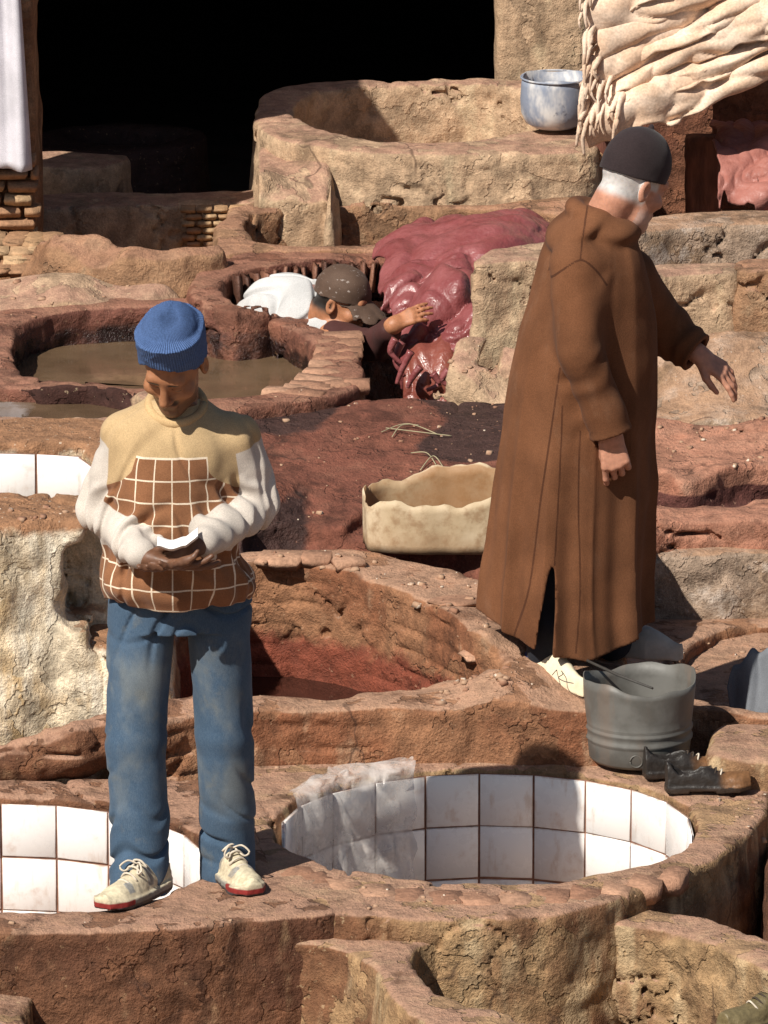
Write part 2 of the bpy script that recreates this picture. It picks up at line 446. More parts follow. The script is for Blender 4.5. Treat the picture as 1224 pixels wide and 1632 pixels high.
# ------------------------------------------------------------------ mud masses traced on their own level
def plan(pts, zt):
    out = []
    for p in pts:
        out.append(onz(p[0], p[1], p[2] if len(p) > 2 else zt))
    return np.array(out)
def mass_field(outer, zt, zb, holes=(), res=.012, rnd=.03, amp=(.012, .006), crack=.02, taper=.06, seed=0, strata=0.0, carve=None, sharp=False, cf=4.0, clod=.014):
    amp = (amp[0]*.6, amp[1]*.6); clod *= .55; rnd *= .72
    P = plan(outer, zt); ctrl = [P]
    O = P[:, :2] if sharp else smoothline(P[:, :2], 90, True)
    HH = []
    for h, zh, zf in holes:
        q = plan(h, zh); ctrl.append(q); HH.append((smoothline(q[:, :2], 80, True), zf, q))
    A = np.concatenate(ctrl)
    m = .08
    lo = (O[:, 0].min()-m-taper*.5, O[:, 1].min()-m-taper*.5, zb-.03); hi = (O[:, 0].max()+m+taper*.5, O[:, 1].max()+m+taper*.5, A[:, 2].max()+.08)
    f = Field(lo, hi, res)
    X = f.ax[0][:, None]; Y = f.ax[1][None, :]; Z = f.ax[2][None, None, :]
    w = 0; s = 0
    for a in A:
        q = 1/((X-a[0])**2+(Y-a[1])**2+1e-3)**1.5; w = w+q; s = s+q*a[2]
    ZT = (s/w).astype(F32)
    sx = seed*3.17
    ZT = ZT + (.5*amp[0]*fbm(X+sx+0*Y, Y+0*X, 0*X+0*Y+seed, 3.0, 2)).astype(F32)
    d2 = poly_sd(X, Y, O)[:, :, None]
    u = d2 - taper*(ZT[:, :, None]-Z) + rnd; v = Z-ZT[:, :, None]+rnd
    d = np.minimum(np.maximum(u, v), 0)+np.sqrt(np.maximum(u, 0)**2+np.maximum(v, 0)**2)-rnd
    d = np.maximum(d, zb-Z)
    for H, zf, q in HH:
        h2 = poly_sd(X, Y, H)[:, :, None]
        g = np.maximum(h2, zf-Z)
        k = rnd*1.1; t = np.maximum(k-np.abs(d+g), 0)/k
        d = np.maximum(d, -g)+t*t*k*.25
    f.d = d.astype(F32)
    if carve: carve(f)
    def nz(x, y, z):
        x = x+sx; y = y-seed*1.7
        r = amp[0]*fbm(x, y, z, 5.0, 2)+amp[1]*fbm(x, y, z, 19.0, 3, .6)
        if crack:
            n = fbm(x, y, z*1.5, cf, 3, .55); e = np.abs(n)
            gate = sstep(-.1, .3, noise(x*2.3+4, y*2.3, z*2.3+8))
            r = r+crack*1.4*gate*sstep(.07, .015, e)
            r = r+.35*crack*sstep(.35, .75, fbm(x+9, y, z, 8, 2))
        if clod:
            g2 = sstep(-.25, .35, noise(x*3.1+7, y*3.1, z*3.1+2))
            r = r+clod*g2*(worley(x*9+seed, y*9, z*15, seed)-.5)*1.6
        if strata:
            ph = z/.062+.35*noise(x*4, y*4, z*2); e = np.abs(ph-np.round(ph))
            r = r+strata*sstep(.16, .0, e)*sstep(-.2, .4, noise(x*5, y*5, z*3+3))
        return r
    i, j, l = np.nonzero(np.abs(f.d) < .05); lu = np.minimum(l+1, f.n[2]-1); ld = np.maximum(l-1, 0)
    up = (f.d[i, j, lu]-f.d[i, j, ld])/((lu-ld)*res); keep = 1-.6*sstep(.55, .92, up)
    f.d[i, j, l] += (nz(f.ax[0][i], f.ax[1][j], f.ax[2][l])*keep).astype(F32)
    return f, HH
def stainset(o, fn):
    me = o.data; n = len(me.vertices); co = np.empty(n*3, F32); me.vertices.foreach_get('co', co); co = co.reshape(-1, 3)+bases[o]
    attr(me, 'stain_and_shade', fn(co[:, 0], co[:, 1], co[:, 2]) if fn else np.zeros(n))
def mass(name, label, cat, outer, zt, zb, mat, holes=(), stain_and_shade=None, kind=None, liquids=(), group=None, part='wall', **kw):
    f, HH = mass_field(outer, zt, zb, holes, **kw)
    V, Q = f.net()
    if kind == 'structure':
        o = put(name, V, Q, M[mat]); tag(o, label, cat, kind=kind); stainset(o, stain_and_shade); return o, HH
    if not holes and not liquids and part == 'wall':
        o = put(name, V, Q, M[mat]); tag(o, label, cat, group); stainset(o, stain_and_shade); return o, HH
    b = (float(V[:, 0].mean()), float(V[:, 1].mean()), float(V[:, 2].min()))
    t = thing(name, b, label, cat, group)
    o = put(part, V, Q, M[mat], t); stainset(o, stain_and_shade)
    for i, (lz, lm) in enumerate(liquids):
        if lz is None: continue
        pool(t, HH[i][0], lz, lm)
    return t, HH
def pool(t, H, z, mat, grow=.05):
    c = H.mean(0); P = c+(H-c)*(1+grow)
    n = len(P); V = np.concatenate([np.c_[P, np.full(n, z)], np.c_[c+(P-c)*.5, np.full(n, z)], [[c[0], c[1], z]]])
    Q = [(i, (i+1) % n, n+(i+1) % n, n+i) for i in range(n)]
    Q += [(n+i, n+i+1, n+(i+2) % n, 2*n) for i in range(0, n, 2)]
    return put('liquid', V, np.array(Q), M[mat], t)
# rough unit blocks shared by all bricks and stones
def blocks(n, rough, mat, seed):
    out = []; r = random.Random(seed)
    for v in range(n):
        V = []; idx = {}
        for i in range(3):
            for j in range(3):
                for k in range(3):
                    if i == j == k == 1: continue
                    p = np.array((i-1, j-1, k-1), float)*.5
                    c = abs(i-1)+abs(j-1)+abs(k-1)
                    p *= (1, 1.0, .97, .9)[c] if True else 1
                    p += np.array([r.uniform(-1, 1)*rough for _ in range(3)])*(.5, .5, .25)[0]
                    idx[i, j, k] = len(V); V.append(p)
        Q = []
        for ax in range(3):
            for sd in (0, 2):
                for a in range(2):
                    for b in range(2):
                        def g(u, w):
                            q = [0, 0, 0]; q[ax] = sd; q[(ax+1) % 3] = u; q[(ax+2) % 3] = w; return idx[tuple(q)]
                        f = [g(a, b), g(a+1, b), g(a+1, b+1), g(a, b+1)]
                        Q.append(f if sd == 2 else f[::-1])
        me = mesh_of('block', np.array(V), np.array(Q)); me.materials.append(mat); out.append(me)
    return out
BR = blocks(6, .09, M['brick'], 1); ST = blocks(6, .16, M['stone'], 2); RS = blocks(6, .10, M['rimstone'], 4); DB = blocks(5, .14, M['darkbrick'], 3)
def block(name, meshes, parent, c, size, yaw=0.0, tilt=0.0, roll=0.0):
    from mathutils import Euler
    Mx = Matrix.Translation(Vector([float(v) for v in c])) @ Euler((roll, tilt, yaw)).to_matrix().to_4x4() @ Matrix.Diagonal((size[0], size[1], size[2], 1))
    return inst(name, random.choice(meshes), Mx, parent)
def tile_mesh(w, h, t=.009, mat=None):
    b = .0022; V = []
    for y, s in ((0, 0), (t-b, 0), (t, b)):
        for sx, sz in ((-1, -1), (1, -1), (1, 1), (-1, 1)): V.append((sx*(w/2-s), y, sz*(h/2-s)))
    Q = [(0, 1, 2, 3), (11, 10, 9, 8)]
    for r in range(2):
        for k in range(4): Q.append((r*4+k, r*4+4+k, r*4+4+(k+1) % 4, r*4+(k+1) % 4))
    me = mesh_of('tile', np.array(V), np.array(Q), False); me.materials.append(mat or M['tile']); return me
def tile_ring(t, H, ztop, rows, size=.149, gap=.005, jit=.0015, sel=None, phase=0.0):
    L = np.r_[0, np.cumsum(np.linalg.norm(np.diff(np.r_[H, H[:1]], axis=0), axis=1))]
    HX = np.r_[H, H[:1]]; tot = L[-1]; n = int(tot/(size+gap)); pitch = tot/n
    c = H.mean(0); full = tile_mesh(pitch*(1-.137/tot)-gap, size); gV_ = []; gQ_ = []
    for i in range(n):
        s0 = ((i+phase)*pitch) % tot; s1 = ((i+1+phase)*pitch) % tot
        a = np.array([np.interp(s0, L, HX[:, k]) for k in range(2)]); b = np.array([np.interp(s1, L, HX[:, k]) for k in range(2)])
        mid = (a+b)/2; tx = (b-a)/np.linalg.norm(b-a); nn = np.array((-tx[1], tx[0]))
        if nn@(c-mid) < 0: nn = -nn; tx = -tx
        if sel and not sel(mid, nn): continue
        zq = ztop-(.035 if nn[1] > .25 else 0); gb = len(gV_)
        for e_ in (a, b):
            for z_ in (zq-rows*(size+gap), zq+.002): gV_.append(np.r_[e_+nn*.0165, z_])
        gQ_.append((gb, gb+2, gb+3, gb+1))
        for r in range(rows):
            z = ztop-(.035 if nn[1] > .25 else 0)-size/2-r*(size+gap)+random.uniform(-jit, jit)
            R = np.stack([np.r_[tx, 0], np.r_[nn, 0], (0, 0, 1)], 1)
            if np.linalg.det(R) < 0: R[:, 0] *= -1
            p = np.r_[mid+nn*random.uniform(.011, .0145), z]
            inst('tile', full, mat4(R, p), t)
    put('grout', np.array(gV_), np.array(gQ_), M['grout'], t, smooth=False)
def ellipse(cx, cy, rx, ry, n=16, z=None):
    return [(cx+rx*math.cos(2*math.pi*i/n), cy+ry*math.sin(2*math.pi*i/n)) + ((z,) if z is not None else ()) for i in range(n)]

# ground sheet under everything
gV = np.array([(-300, -200, -.82), (300, -200, -.82), (300, 500, -.82), (-300, 500, -.82)], float)
g = put('ground', gV, np.array([(0, 1, 2, 3)]), plain('bare ground', (.2, .12, .08), .95, .3, 2, .3)); tag(g, 'bare brown ground under the vats', kind='structure')
def fill(outer, zt, zb, mat, **kw):
    return mass('terrain', 'trodden mud packed between the vats', None, outer, zt, zb, mat, kind='structure', **kw)
# packed mud between the vats, in steps rising to the back
fill([(-150, 1222, -.08), (1400, 1222, -.08), (1400, 880, -.05), (-150, 880, -.05)], -.05, -.8, 'red', res=.03, sharp=True, seed=31, crack=0)
fill([(-250, 900, .1), (620, 900, .0), (1500, 900, -.1), (1500, 330, .2), (-250, 330, .3)], .1, -.8, 'brown', res=.03, sharp=True, seed=32, crack=0)

# ---- tiled vat, right
vatA, hA = mass('tiled_vat', 'round mud vat lined with white tiles, its rim in front of the grey bucket', 'vat',
    [(345, 1400), (400, 1447), (520, 1457), (640, 1464), (740, 1466), (860, 1460), (960, 1440), (1060, 1403), (1140, 1367), (1205, 1317), (1228, 1270), (1236, 1225), (1180, 1206), (930, 1196), (600, 1196), (400, 1204), (375, 1240), (350, 1330)],
    0, -.78, 'frontvat', holes=[(ellipse(776, 1316, 338, 92), 0, -.46)], res=.0105, rnd=.028, seed=1, amp=(.010, .006), crack=.018)
tile_ring(vatA, hA[0][0], -.012, 3, phase=.3)
for i in range(13):      # stones of its near rim
    a_ = math.radians(42+i*8.3); px = 776+395*math.cos(a_); py = 1318+122*math.sin(a_)
    p = onz(px, py, -.012); block('stone', RS, vatA, p+(0, 0, -.011), (.09+random.uniform(-.015, .015), .115, .055), math.atan2(-math.cos(a_)*.33, math.sin(a_))*.9+random.uniform(-.08, .08), random.uniform(-.05, .05), random.uniform(-.05, .03))
# ---- tiled vat, left
vatB, hB = mass('tiled_vat', 'round mud vat lined with white tiles behind the sneakers, cut by the left edge', 'vat',
    [(-420, 1470), (-200, 1484), (0, 1486), (150, 1484), (300, 1478), (400, 1468), (470, 1460), (540, 1448), (450, 1405), (415, 1330), (385, 1250), (330, 1238), (150, 1240), (0, 1240), (-300, 1240), (-430, 1300)],
    .008, -.78, 'front', holes=[(ellipse(5, 1362, 332, 92), .008, -.46)], res=.0105, rnd=.026, seed=2, amp=(.010, .007), crack=.024, cf=3.2)
tile_ring(vatB, hB[0][0], -.008, 3, phase=.55)
# ---- lower vat in the foreground
mass('lower_vat', 'eroded empty vat at the very bottom, below the tiled vat', 'vat',
    [(430, 1490), (478, 1500), (540, 1513), (598, 1542), (622, 1592), (690, 1640), (800, 1672), (1000, 1700), (1350, 1700), (1420, 1600), (1330, 1540), (1224, 1496), (1110, 1456), (1000, 1440), (960, 1436), (700, 1440), (520, 1440)],
    -.06, -.8, 'frontvat', holes=[([(712, 1496), (662, 1514), (676, 1560), (735, 1598), (900, 1636), (1100, 1655), (1300, 1645), (1290, 1585), (1150, 1512), (1040, 1480), (900, 1462), (780, 1462)], -.06, -.7)],
    res=.0115, rnd=.03, seed=3, amp=(.016, .008), crack=.024)
mass('mud_lump', 'broken pale lump of mud at the bottom left corner', 'rubble',
    [(-120, 1560), (30, 1562), (62, 1580), (40, 1625), (90, 1660), (-120, 1680)], -.17, -.8, 'frontvat', res=.012, seed=4, amp=(.02, .01), crack=.03)

# ---- the vat with red walls behind the low wall
vatE, hE = mass('red_vat', 'dug out vat with red dyed inner wall behind the low wall', 'vat',
    [(200, 1158), (300, 1146), (390, 1131, .16), (520, 1129, .16), (700, 1129, .16), (930, 1131, .16), (985, 1120, .16), (1000, 1050, .16), (960, 992, .18), (860, 968, .24), (800, 925, .3), (700, 900, .3), (560, 872, .31), (420, 872, .31), (330, 890, .3), (240, 960, .25), (200, 1080, .18)],
    .16, -.2, 'red', holes=[([(300, 1118, .16), (400, 1102, .16), (520, 1108, .16), (650, 1097, .16), (745, 1080, .18), (800, 1054, .24), (765, 1006, .29), (700, 966, .3), (620, 934, .3), (540, 906, .31), (450, 894, .31), (370, 902, .3), (305, 960, .25), (275, 1050, .2)], .2, -.1)],
    res=.0105, rnd=.032, seed=5, amp=(.014, .008), crack=.026, strata=.012,
    stain_and_shade=lambda x, y, z: sstep(.2, .02, z)*sstep(20.42, 20.5, y)*.74, liquids=[(-.045, 'liq_dark')])
# flat stones under the hem of the robe
for px, py, z, sx_, sy_, sz_, yw in [(800, 1018, .235, .2, .12, .028, -.1), (835, 1050, .19, .22, .11, .03, -.2), (775, 1045, .195, .14, .09, .025, .2), (850, 1008, .25, .16, .14, .03, 0), (725, 960, .29, .12, .1, .022, .6)]:
    block('stone', RS, vatE, onz(px, py, z), (sx_, sy_, sz_), yw, random.uniform(-.05, .05), random.uniform(-.06, .03))
for px, py, s_ in [(445, 892, .09), (500, 891, .07), (555, 898, .06)]:
    block('stone', RS, vatE, onz(px, py, .315), (s_*1.5, s_, .035), random.uniform(-.4, .4), 0, .06)
# ---- low mud ridge, lower left
def ridge(f):
    pts = [ony(-60, 1236, 20.12), ony(40, 1218, 20.12), ony(120, 1194, 20.14), ony(210, 1172, 20.2), ony(330, 1152, 20.3)]
    for i in range(4): f.cone(pts[i], pts[i+1], .05+.012*i, .062+.012*i, .04)
fr = Field((-1.25, 19.95, -.15), (-.35, 20.5, .3), .011); ridge(fr)
fr.warp(lambda x, y, z: .02*fbm(x, y, z, 5, 2)+.01*fbm(x, y, z, 20, 3)+.02*sstep(.06, 0, np.abs(fbm(x, y, z, 5, 2))), .06)
V, Q = fr.net(); o = put('mud_ridge', V, Q, M['front']); tag(o, 'low rounded mud ridge running left of the jeans', 'mud wall'); stainset(o, None)
# ---- tall limed vat on the left
def carveG(f):
    c = ony(138, 925, 20.42); f.rbox(c, (.07, .17, .12), rad=.03, k=.03, cut=True)
    c = ony(160, 890, 20.42); f.rbox(c, (.045, .13, .11), rad=.03, k=.03, cut=True)
    c = ony(175, 960, 20.42); f.rbox(c, (.06, .13, .12), rad=.03, k=.03, cut=True)
    c = ony(50, 880, 20.44); f.ell(c, (.02, .05, .09), k=.03, cut=True)
vatG, hG = mass('limed_vat', 'tall vat with white limed wall and tiled inside at the left edge', 'vat',
    [(-350, 830), (-100, 838), (0, 836), (80, 828), (140, 830), (175, 816), (192, 780), (192, 705), (180, 680), (140, 668), (0, 666), (-300, 668), (-420, 740)],
    .68, -.1, 'pale', holes=[([(-330, 745), (-250, 712), (-100, 705), (0, 708), (80, 709), (130, 712), (158, 735), (150, 768), (120, 780), (80, 778), (0, 776), (-200, 776)], .68, .3)],
    res=.0115, rnd=.045, taper=.13, seed=6, amp=(.028, .012), crack=.035, carve=carveG, stain_and_shade=lambda x, y, z: sstep(.56, .72, z)*.9+.35*sstep(.62, .3, np.abs(z-.45)*4)*sstep(.1, .6, noise(x*6, y*6, z*6)))
tile_ring(vatG, hG[0][0], .655, 2, size=.135, sel=lambda m_, n_: n_[1] < .2)
mass('limed_step', 'white limed block in front of the tall vat, left of the jeans', 'mud wall',
    [(88, 988), (110, 980), (190, 980), (262, 986), (280, 1005), (250, 1032), (150, 1024), (95, 1012)], .33, -.1, 'pale', res=.011, rnd=.035, taper=.08, seed=7, amp=(.02, .01), crack=.025,
    stain_and_shade=lambda x, y, z: sstep(.27, .34, z)*.7+sstep(-.62, -.56, x))
# ---- vats with brown liquor behind
vatJ, hJ = mass('liquor_vat', 'narrow vat of brown liquor at the left edge, in front of the large liquor vat', 'vat',
    [(-300, 700), (0, 702, .62), (100, 704, .62), (190, 700, .62), (260, 670, .6), (270, 632, .55), (180, 615, .53), (0, 612, .53), (-300, 612, .53), (-380, 650)],
    .58, .05, 'tan', holes=[([(-280, 662), (-100, 664, .6), (0, 664, .6), (120, 666, .6), (200, 655, .58), (225, 635, .55), (170, 618, .53), (60, 614, .53), (-200, 614, .53)], .57, .3)],
    res=.012, rnd=.03, seed=8, amp=(.016, .01), crack=.03, liquids=[(.47, 'liq_brown')], stain_and_shade=lambda x, y, z: sstep(22.35, 22.45, y)*.8)
def carveI(f):
    pass
vatI, hI = mass('liquor_vat', 'large round vat of brown liquor behind the blue hat', 'vat',
    [(-300, 560), (-200, 500), (-20, 494), (120, 480), (250, 472), (340, 476), (450, 502), (530, 528), (572, 565), (575, 612), (520, 632), (430, 645), (330, 655), (250, 640), (150, 622), (0, 616), (-200, 610)],
    .5, .05, 'wet', holes=[([(22, 545), (52, 510), (130, 494), (230, 489), (330, 493), (430, 511), (490, 541), (512, 580), (490, 606), (430, 622), (330, 632), (230, 616), (150, 605), (70, 600), (28, 578)], .5, .2)],
    res=.0125, rnd=.03, seed=9, amp=(.012, .008), crack=.026, liquids=[(.385, 'liq_brown')], stain_and_shade=lambda x, y, z: sstep(.49, .42, z)*.62)
for i in range(9):       # blocks set across its right rim
    a = i/8; p = onz(540-8*a*a*9+a*10, 532+a*92, .5)
    block('stone', RS, vatI, p+(0, 0, -.023), (.15, .075+.02*random.random(), .05), .15-a*.5+random.uniform(-.06, .06), random.uniform(-.04, .04), 0)
for i in range(5):
    block('stone', RS, vatI, onz(440+i*32, 628-i*3, .483), (.085, .07, .04), random.uniform(-.2, .2), 0, 0)
# ---- trodden plateau with dye stains, and shade painted into its front left cavity
def carveH(f):
    kc = ony(712, 830, 21.56); f.stack([(.305, kc[0], kc[1], .285, .235), (.7, kc[0], kc[1], .285, .235)], k=.02, cut=True)
    c = ony(478, 872, 21.42); f.ell(c, (.17, .16, .085), k=.02, cut=True)
mass('terrain', 'dyed trodden earth between the red vat and the hides', None,
    [(395, 655), (480, 640), (620, 632), (800, 636), (900, 640), (960, 700), (960, 830, .42), (800, 838, .38), (700, 822, .38), (600, 830, .36), (520, 845, .33), (440, 858, .33), (395, 850, .36), (370, 760)],
    .46, -.2, 'plateau', kind='structure', res=.0125, rnd=.05, taper=.25, seed=10, amp=(.022, .009), crack=.022, carve=carveH,
    stain_and_shade=lambda x, y, z: np.clip(sstep(21.95, 22.3, y+.7*noise(x*3.3, y*3.3, 0*z))*.8+.9*sstep(.42, .36, z)*sstep(-.15, -.3, x), 0, 1))
# ---- wet dye vat with bricks on edge
vatO, hO = mass('dye_vat', 'dark wet dye vat with a ring of bricks behind the man in the cap', 'vat',
    [(303, 442), (345, 412), (420, 394), (600, 387), (680, 400), (700, 450, .5), (660, 500, .45), (570, 518, .45), (480, 512, .48), (370, 494), (308, 474)],
    .55, .1, 'wet', holes=[([(352, 452), (385, 430), (440, 420), (520, 412), (610, 410), (655, 430), (640, 480, .48), (560, 502, .46), (480, 499, .48), (400, 484), (360, 470)], .55, .3)],
    res=.0125, rnd=.025, seed=11, amp=(.012, .008), crack=.02, liquids=[(.41, 'liq_dark')], stain_and_shade=lambda x, y, z: sstep(.53, .46, z)*.5)
for i in range(17):
    px = 378+i*15.5; py = float(np.interp(px, [360, 385, 440, 520, 610, 640], [448, 431, 421, 413, 411, 418]))
    p = onz(px, py, .55); block('brick', DB, vatO, p+(0, -.022, -.058+random.uniform(-.008, .008)), (.021, .07, .095), random.uniform(-.12, .12)+.3*(px < 430), random.uniform(-.14, .14), -.1)
# ---- brown vat behind it
mass('dry_vat', 'long dry brown vat between the wet dye vat and the round tan vat', 'vat',
    [(345, 400), (352, 350), (400, 319, .58), (600, 316, .58), (900, 312, .58), (985, 330), (985, 395), (800, 402), (600, 400), (430, 398)],
    .555, .1, 'brown', holes=[([(390, 356), (420, 337), (520, 330), (640, 328), (740, 330), (880, 340), (940, 365), (860, 384), (600, 388), (430, 385), (400, 374)], .56, .25)],
    res=.013, rnd=.025, seed=12, amp=(.012, .008), crack=.022)
# ---- round tan vat at the back
vatQ, hQ = mass('round_vat', 'big round tan vat in front of the dark doorway', 'vat',
    [(405, 168), (428, 144), (480, 132), (600, 125), (800, 125), (900, 138), (945, 180), (950, 218), (930, 240), (700, 243), (560, 238), (455, 222), (410, 198)],
    .73, .1, 'tan', holes=[([(470, 172), (488, 151), (540, 140), (640, 134), (760, 134), (845, 146), (875, 175), (845, 204), (760, 220), (640, 224), (560, 215), (492, 194)], .73, .5)],
    res=.013, rnd=.03, seed=13, amp=(.014, .009), crack=.024, strata=.004)
mass('vat_wing', 'stub of mud wall standing out from the front of the round tan vat', 'mud wall',
    [(420, 215), (470, 218), (545, 226), (528, 252), (522, 285), (540, 312, .6), (500, 322, .58), (430, 322, .58), (412, 270)], .68, .2, 'tan', res=.012, rnd=.03, seed=14, amp=(.014, .008), crack=.02,
    stain_and_shade=None)
for i in range(5):
    block('stone', BR, vatQ, ony(915+random.uniform(-8, 12), 246+i*16, 25.12), (.2, .1, .045), random.uniform(-.2, .2), random.uniform(-.08, .08))
# ---- left background: slope, curved rim, brick ledges, pillar
mass('mud_bank', 'sloping tan mud bank at the left edge behind the liquor vat', 'mud bank',
    [(-250, 492, .5), (0, 492, .5), (200, 484, .5), (285, 474, .5), (262, 444, .55), (100, 430, .57), (-250, 430, .57)], .53, .0, 'tan', res=.013, rnd=.05, seed=15, amp=(.018, .009), crack=.02, taper=.3)
mass('curved_rim', 'curved brown vat rim with a dark pit behind it, right of the brick pillar', 'mud wall',
    [(40, 432, .5), (150, 426, .56), (250, 412, .6), (345, 404, .6), (352, 385, .62), (300, 389, .62), (220, 388, .63), (165, 370, .64), (100, 366, .64), (70, 380, .6)], .62, .1, 'brown', res=.012, rnd=.035, seed=16, amp=(.014, .009), crack=.02, taper=.2)
pw, _ = mass('brick_wall', 'low wall of tan bricks half in shade behind the curved rim', 'brick wall',
    [(60, 330), (290, 326), (345, 322), (420, 318), (420, 300), (290, 304), (60, 308)], .49, .0, 'tan', res=.014, rnd=.02, seed=17, part='core')
for r in range(6):
    for c in range(4):
        p = ony(300+c*26+(r % 2)*9, 332+r*11, 25.2)
        block('brick', BR, pw, (p[0], p[1]-.01, p[2]), (.05+random.uniform(-.006, .006), .05, .02), random.uniform(-.05, .05))
mass('ledge', 'small ledge catching the sun in the dark yard', 'mud wall', [(20, 240), (150, 243), (205, 246), (196, 256), (140, 268), (60, 264), (20, 262)], .55, .1, 'tan', res=.014, seed=18)
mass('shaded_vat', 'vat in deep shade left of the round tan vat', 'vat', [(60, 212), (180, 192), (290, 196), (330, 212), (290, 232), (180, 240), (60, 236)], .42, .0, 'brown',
    holes=[([(100, 212), (180, 201), (270, 203), (295, 212), (265, 222), (170, 227)], .42, .15)], res=.016, seed=19, stain_and_shade=lambda x, y, z: 1+0*x)  # shade put into the colour: the whole vat takes the dark tint
# brick pillar
pil = thing('brick_pillar', (-1.42, 24.75, .2), 'sunlit brick pillar under the hanging sheet at the left edge', 'pillar')
x1 = ony(62, 300, 24.6)[0]; x0 = x1-.52
f = Field((x0-.05, 24.58, .1), (x1+.04, 25.16, 2.5), .02); f.rbox(((x0+x1)/2-.004, 24.88, 1.25), ((x1-x0)/2-.012, .255, 1.2), rad=.02)
f.warp(lambda x, y, z: .012*fbm(x, y, z, 6, 2), .06); V, Q = f.net(); o = put('core', V, Q, M['brown'], pil); stainset(o, None)
zr = .47; r = 0
while zr < .80:
    h = .042+random.uniform(-.004, .004); xs = x0+(-.06 if r % 2 else 0)
    while xs < x1-.03:
        w = random.uniform(.1, .16); e = min(xs+w, x1+random.uniform(-.006, .01))
        block('brick', BR, pil, ((xs+e)/2, 24.62, zr+h/2), (e-xs-.008, .10, h-.008), random.uniform(-.03, .03), random.uniform(-.03, .03)); xs += w
    zr += h; r += 1
for r in range(4):      # broken ledge of bricks at its foot
    for c in range(4+r//2):
        p = ony(-12+c*34+random.uniform(-5, 5)+(r % 2)*12, 384+r*14, 24.5-.06*r)
        block('brick', BR, pil, p, (.075+random.uniform(-.012, .012), .16, .032), random.uniform(-.1, .1), random.uniform(-.05, .05))
# ---- masses on the right
mass('mud_block', 'square tan mud block right of the red hides', 'mud wall', [(762, 420), (850, 414), (920, 414), (920, 384), (850, 388), (785, 398), (764, 408)], .8, .2, 'tan', res=.012, rnd=.025, seed=20, amp=(.014, .009), crack=.024, taper=.05)
def carveN(f): f.rbox(ony(782, 556, 22.9), (.036, .16, .05), frame((1, .0, -.35), z=(.3, 0, 1)), rad=.01, cut=True)
mass('rubble_pier', 'broken tan pier with a dark hole below the mud block', 'mud wall', [(700, 606, .5), (690, 622, .46), (800, 642, .45), (900, 642, .45), (900, 535, .62), (745, 528, .62), (715, 560, .58)], .55, .1, 'tan', res=.0115, rnd=.03, seed=21, amp=(.022, .012), crack=.035, strata=.012, carve=carveN)
mass('mud_wall', 'long grey tan mud wall behind the head of the robed man', 'mud wall', [(985, 372), (1100, 360), (1224, 356), (1330, 356), (1330, 334), (1224, 334), (1100, 337), (985, 350)], .6, .0, 'grey', res=.0125, rnd=.03, seed=22, amp=(.014, .008), crack=.02)
mass('tan_wall', 'sunlit tan mud wall above the outstretched hand', 'mud wall', [(990, 444), (1100, 436), (1172, 434), (1176, 420), (1100, 420), (990, 425)], .66, .0, 'tan', res=.012, rnd=.02, seed=23)
mass('tan_wall', 'pinkish mud wall at the right edge above the outstretched hand', 'mud wall', [(1184, 432), (1330, 430), (1330, 408), (1190, 412)], .67, .0, 'brown', res=.012, rnd=.02, seed=24)
mass('mud_bank', 'grey brown mud bank behind the outstretched hand', 'mud bank', [(960, 668, .28), (1050, 672, .3), (1224, 664, .32), (1350, 660, .32), (1350, 520, .5), (1180, 522, .5), (1045, 528, .48), (950, 560, .4)], .4, -.1, 'grey', res=.0125, rnd=.05, seed=25, amp=(.025, .01), crack=.022, taper=.25)
mass('pink_vat', 'shallow collapsed vat of pink and purple earth right of the brown robe', 'vat',
    [(950, 838, .23), (1100, 836, .23), (1224, 832, .24), (1350, 825, .25), (1350, 660, .33), (1224, 665, .35), (1130, 672, .33), (1045, 664, .34), (950, 690, .3)], .27, -.2, 'pink',
    holes=[([(985, 800, .23), (1080, 806, .23), (1150, 800, .23), (1224, 790, .25), (1310, 775, .26), (1310, 735, .3), (1170, 740, .3), (1100, 765, .28), (1050, 748, .3), (985, 760, .28)], .26, .17)],
    res=.011, rnd=.03, seed=26, amp=(.024, .011), crack=.03, stain_and_shade=lambda x, y, z: sstep(.25, .21, z)*sstep(22.1, 22.25, y)*1.0, strata=.01)
mass('limed_wall', 'grey wall speckled with white lime right of the brown robe', 'mud wall', [(950, 888), (1035, 884), (1224, 882), (1350, 880), (1350, 848), (950, 852)], .157, -.3, 'grey', res=.0115, rnd=.025, seed=27, amp=(.014, .009), crack=.015)
vatV, hV = mass('ledge_vat', 'vat in shade with blue cloth in it behind the grey bucket', 'vat',
    [(955, 1060, .1), (965, 1000, -.04), (1100, 980, -.05), (1224, 974, -.05), (1380, 974, -.05), (1400, 1100, .05), (1380, 1150, .08), (1250, 1144, .08), (1130, 1132, .1), (1000, 1128, .1), (960, 1110, .1)], .05, -.6, 'red',
    holes=[([(1078, 1066, .05), (1098, 1034, -.02), (1150, 1006, -.03), (1224, 998, -.04), (1310, 1010, -.04), (1320, 1110, .05), (1240, 1130, .08), (1130, 1122, .08), (1090, 1098, .08)], .05, -.5)], res=.011, rnd=.03, seed=28, amp=(.014, .008), crack=.02)
mass('mud_pier', 'rounded mud pier at the right edge beside the old shoes', 'mud wall', [(1130, 1170), (1145, 1152), (1224, 1148), (1350, 1150), (1350, 1215), (1224, 1210), (1140, 1200)], .09, -.3, 'frontvat', res=.011, rnd=.05, seed=29, amp=(.016, .008), crack=.018)
mass('mud_bank', 'dark mud bank at the right edge below the old shoes', 'mud bank', [(1240, 1330), (1400, 1320), (1400, 1500), (1250, 1480), (1225, 1400)], -.08, -.8, 'front', res=.014, rnd=.05, seed=30)

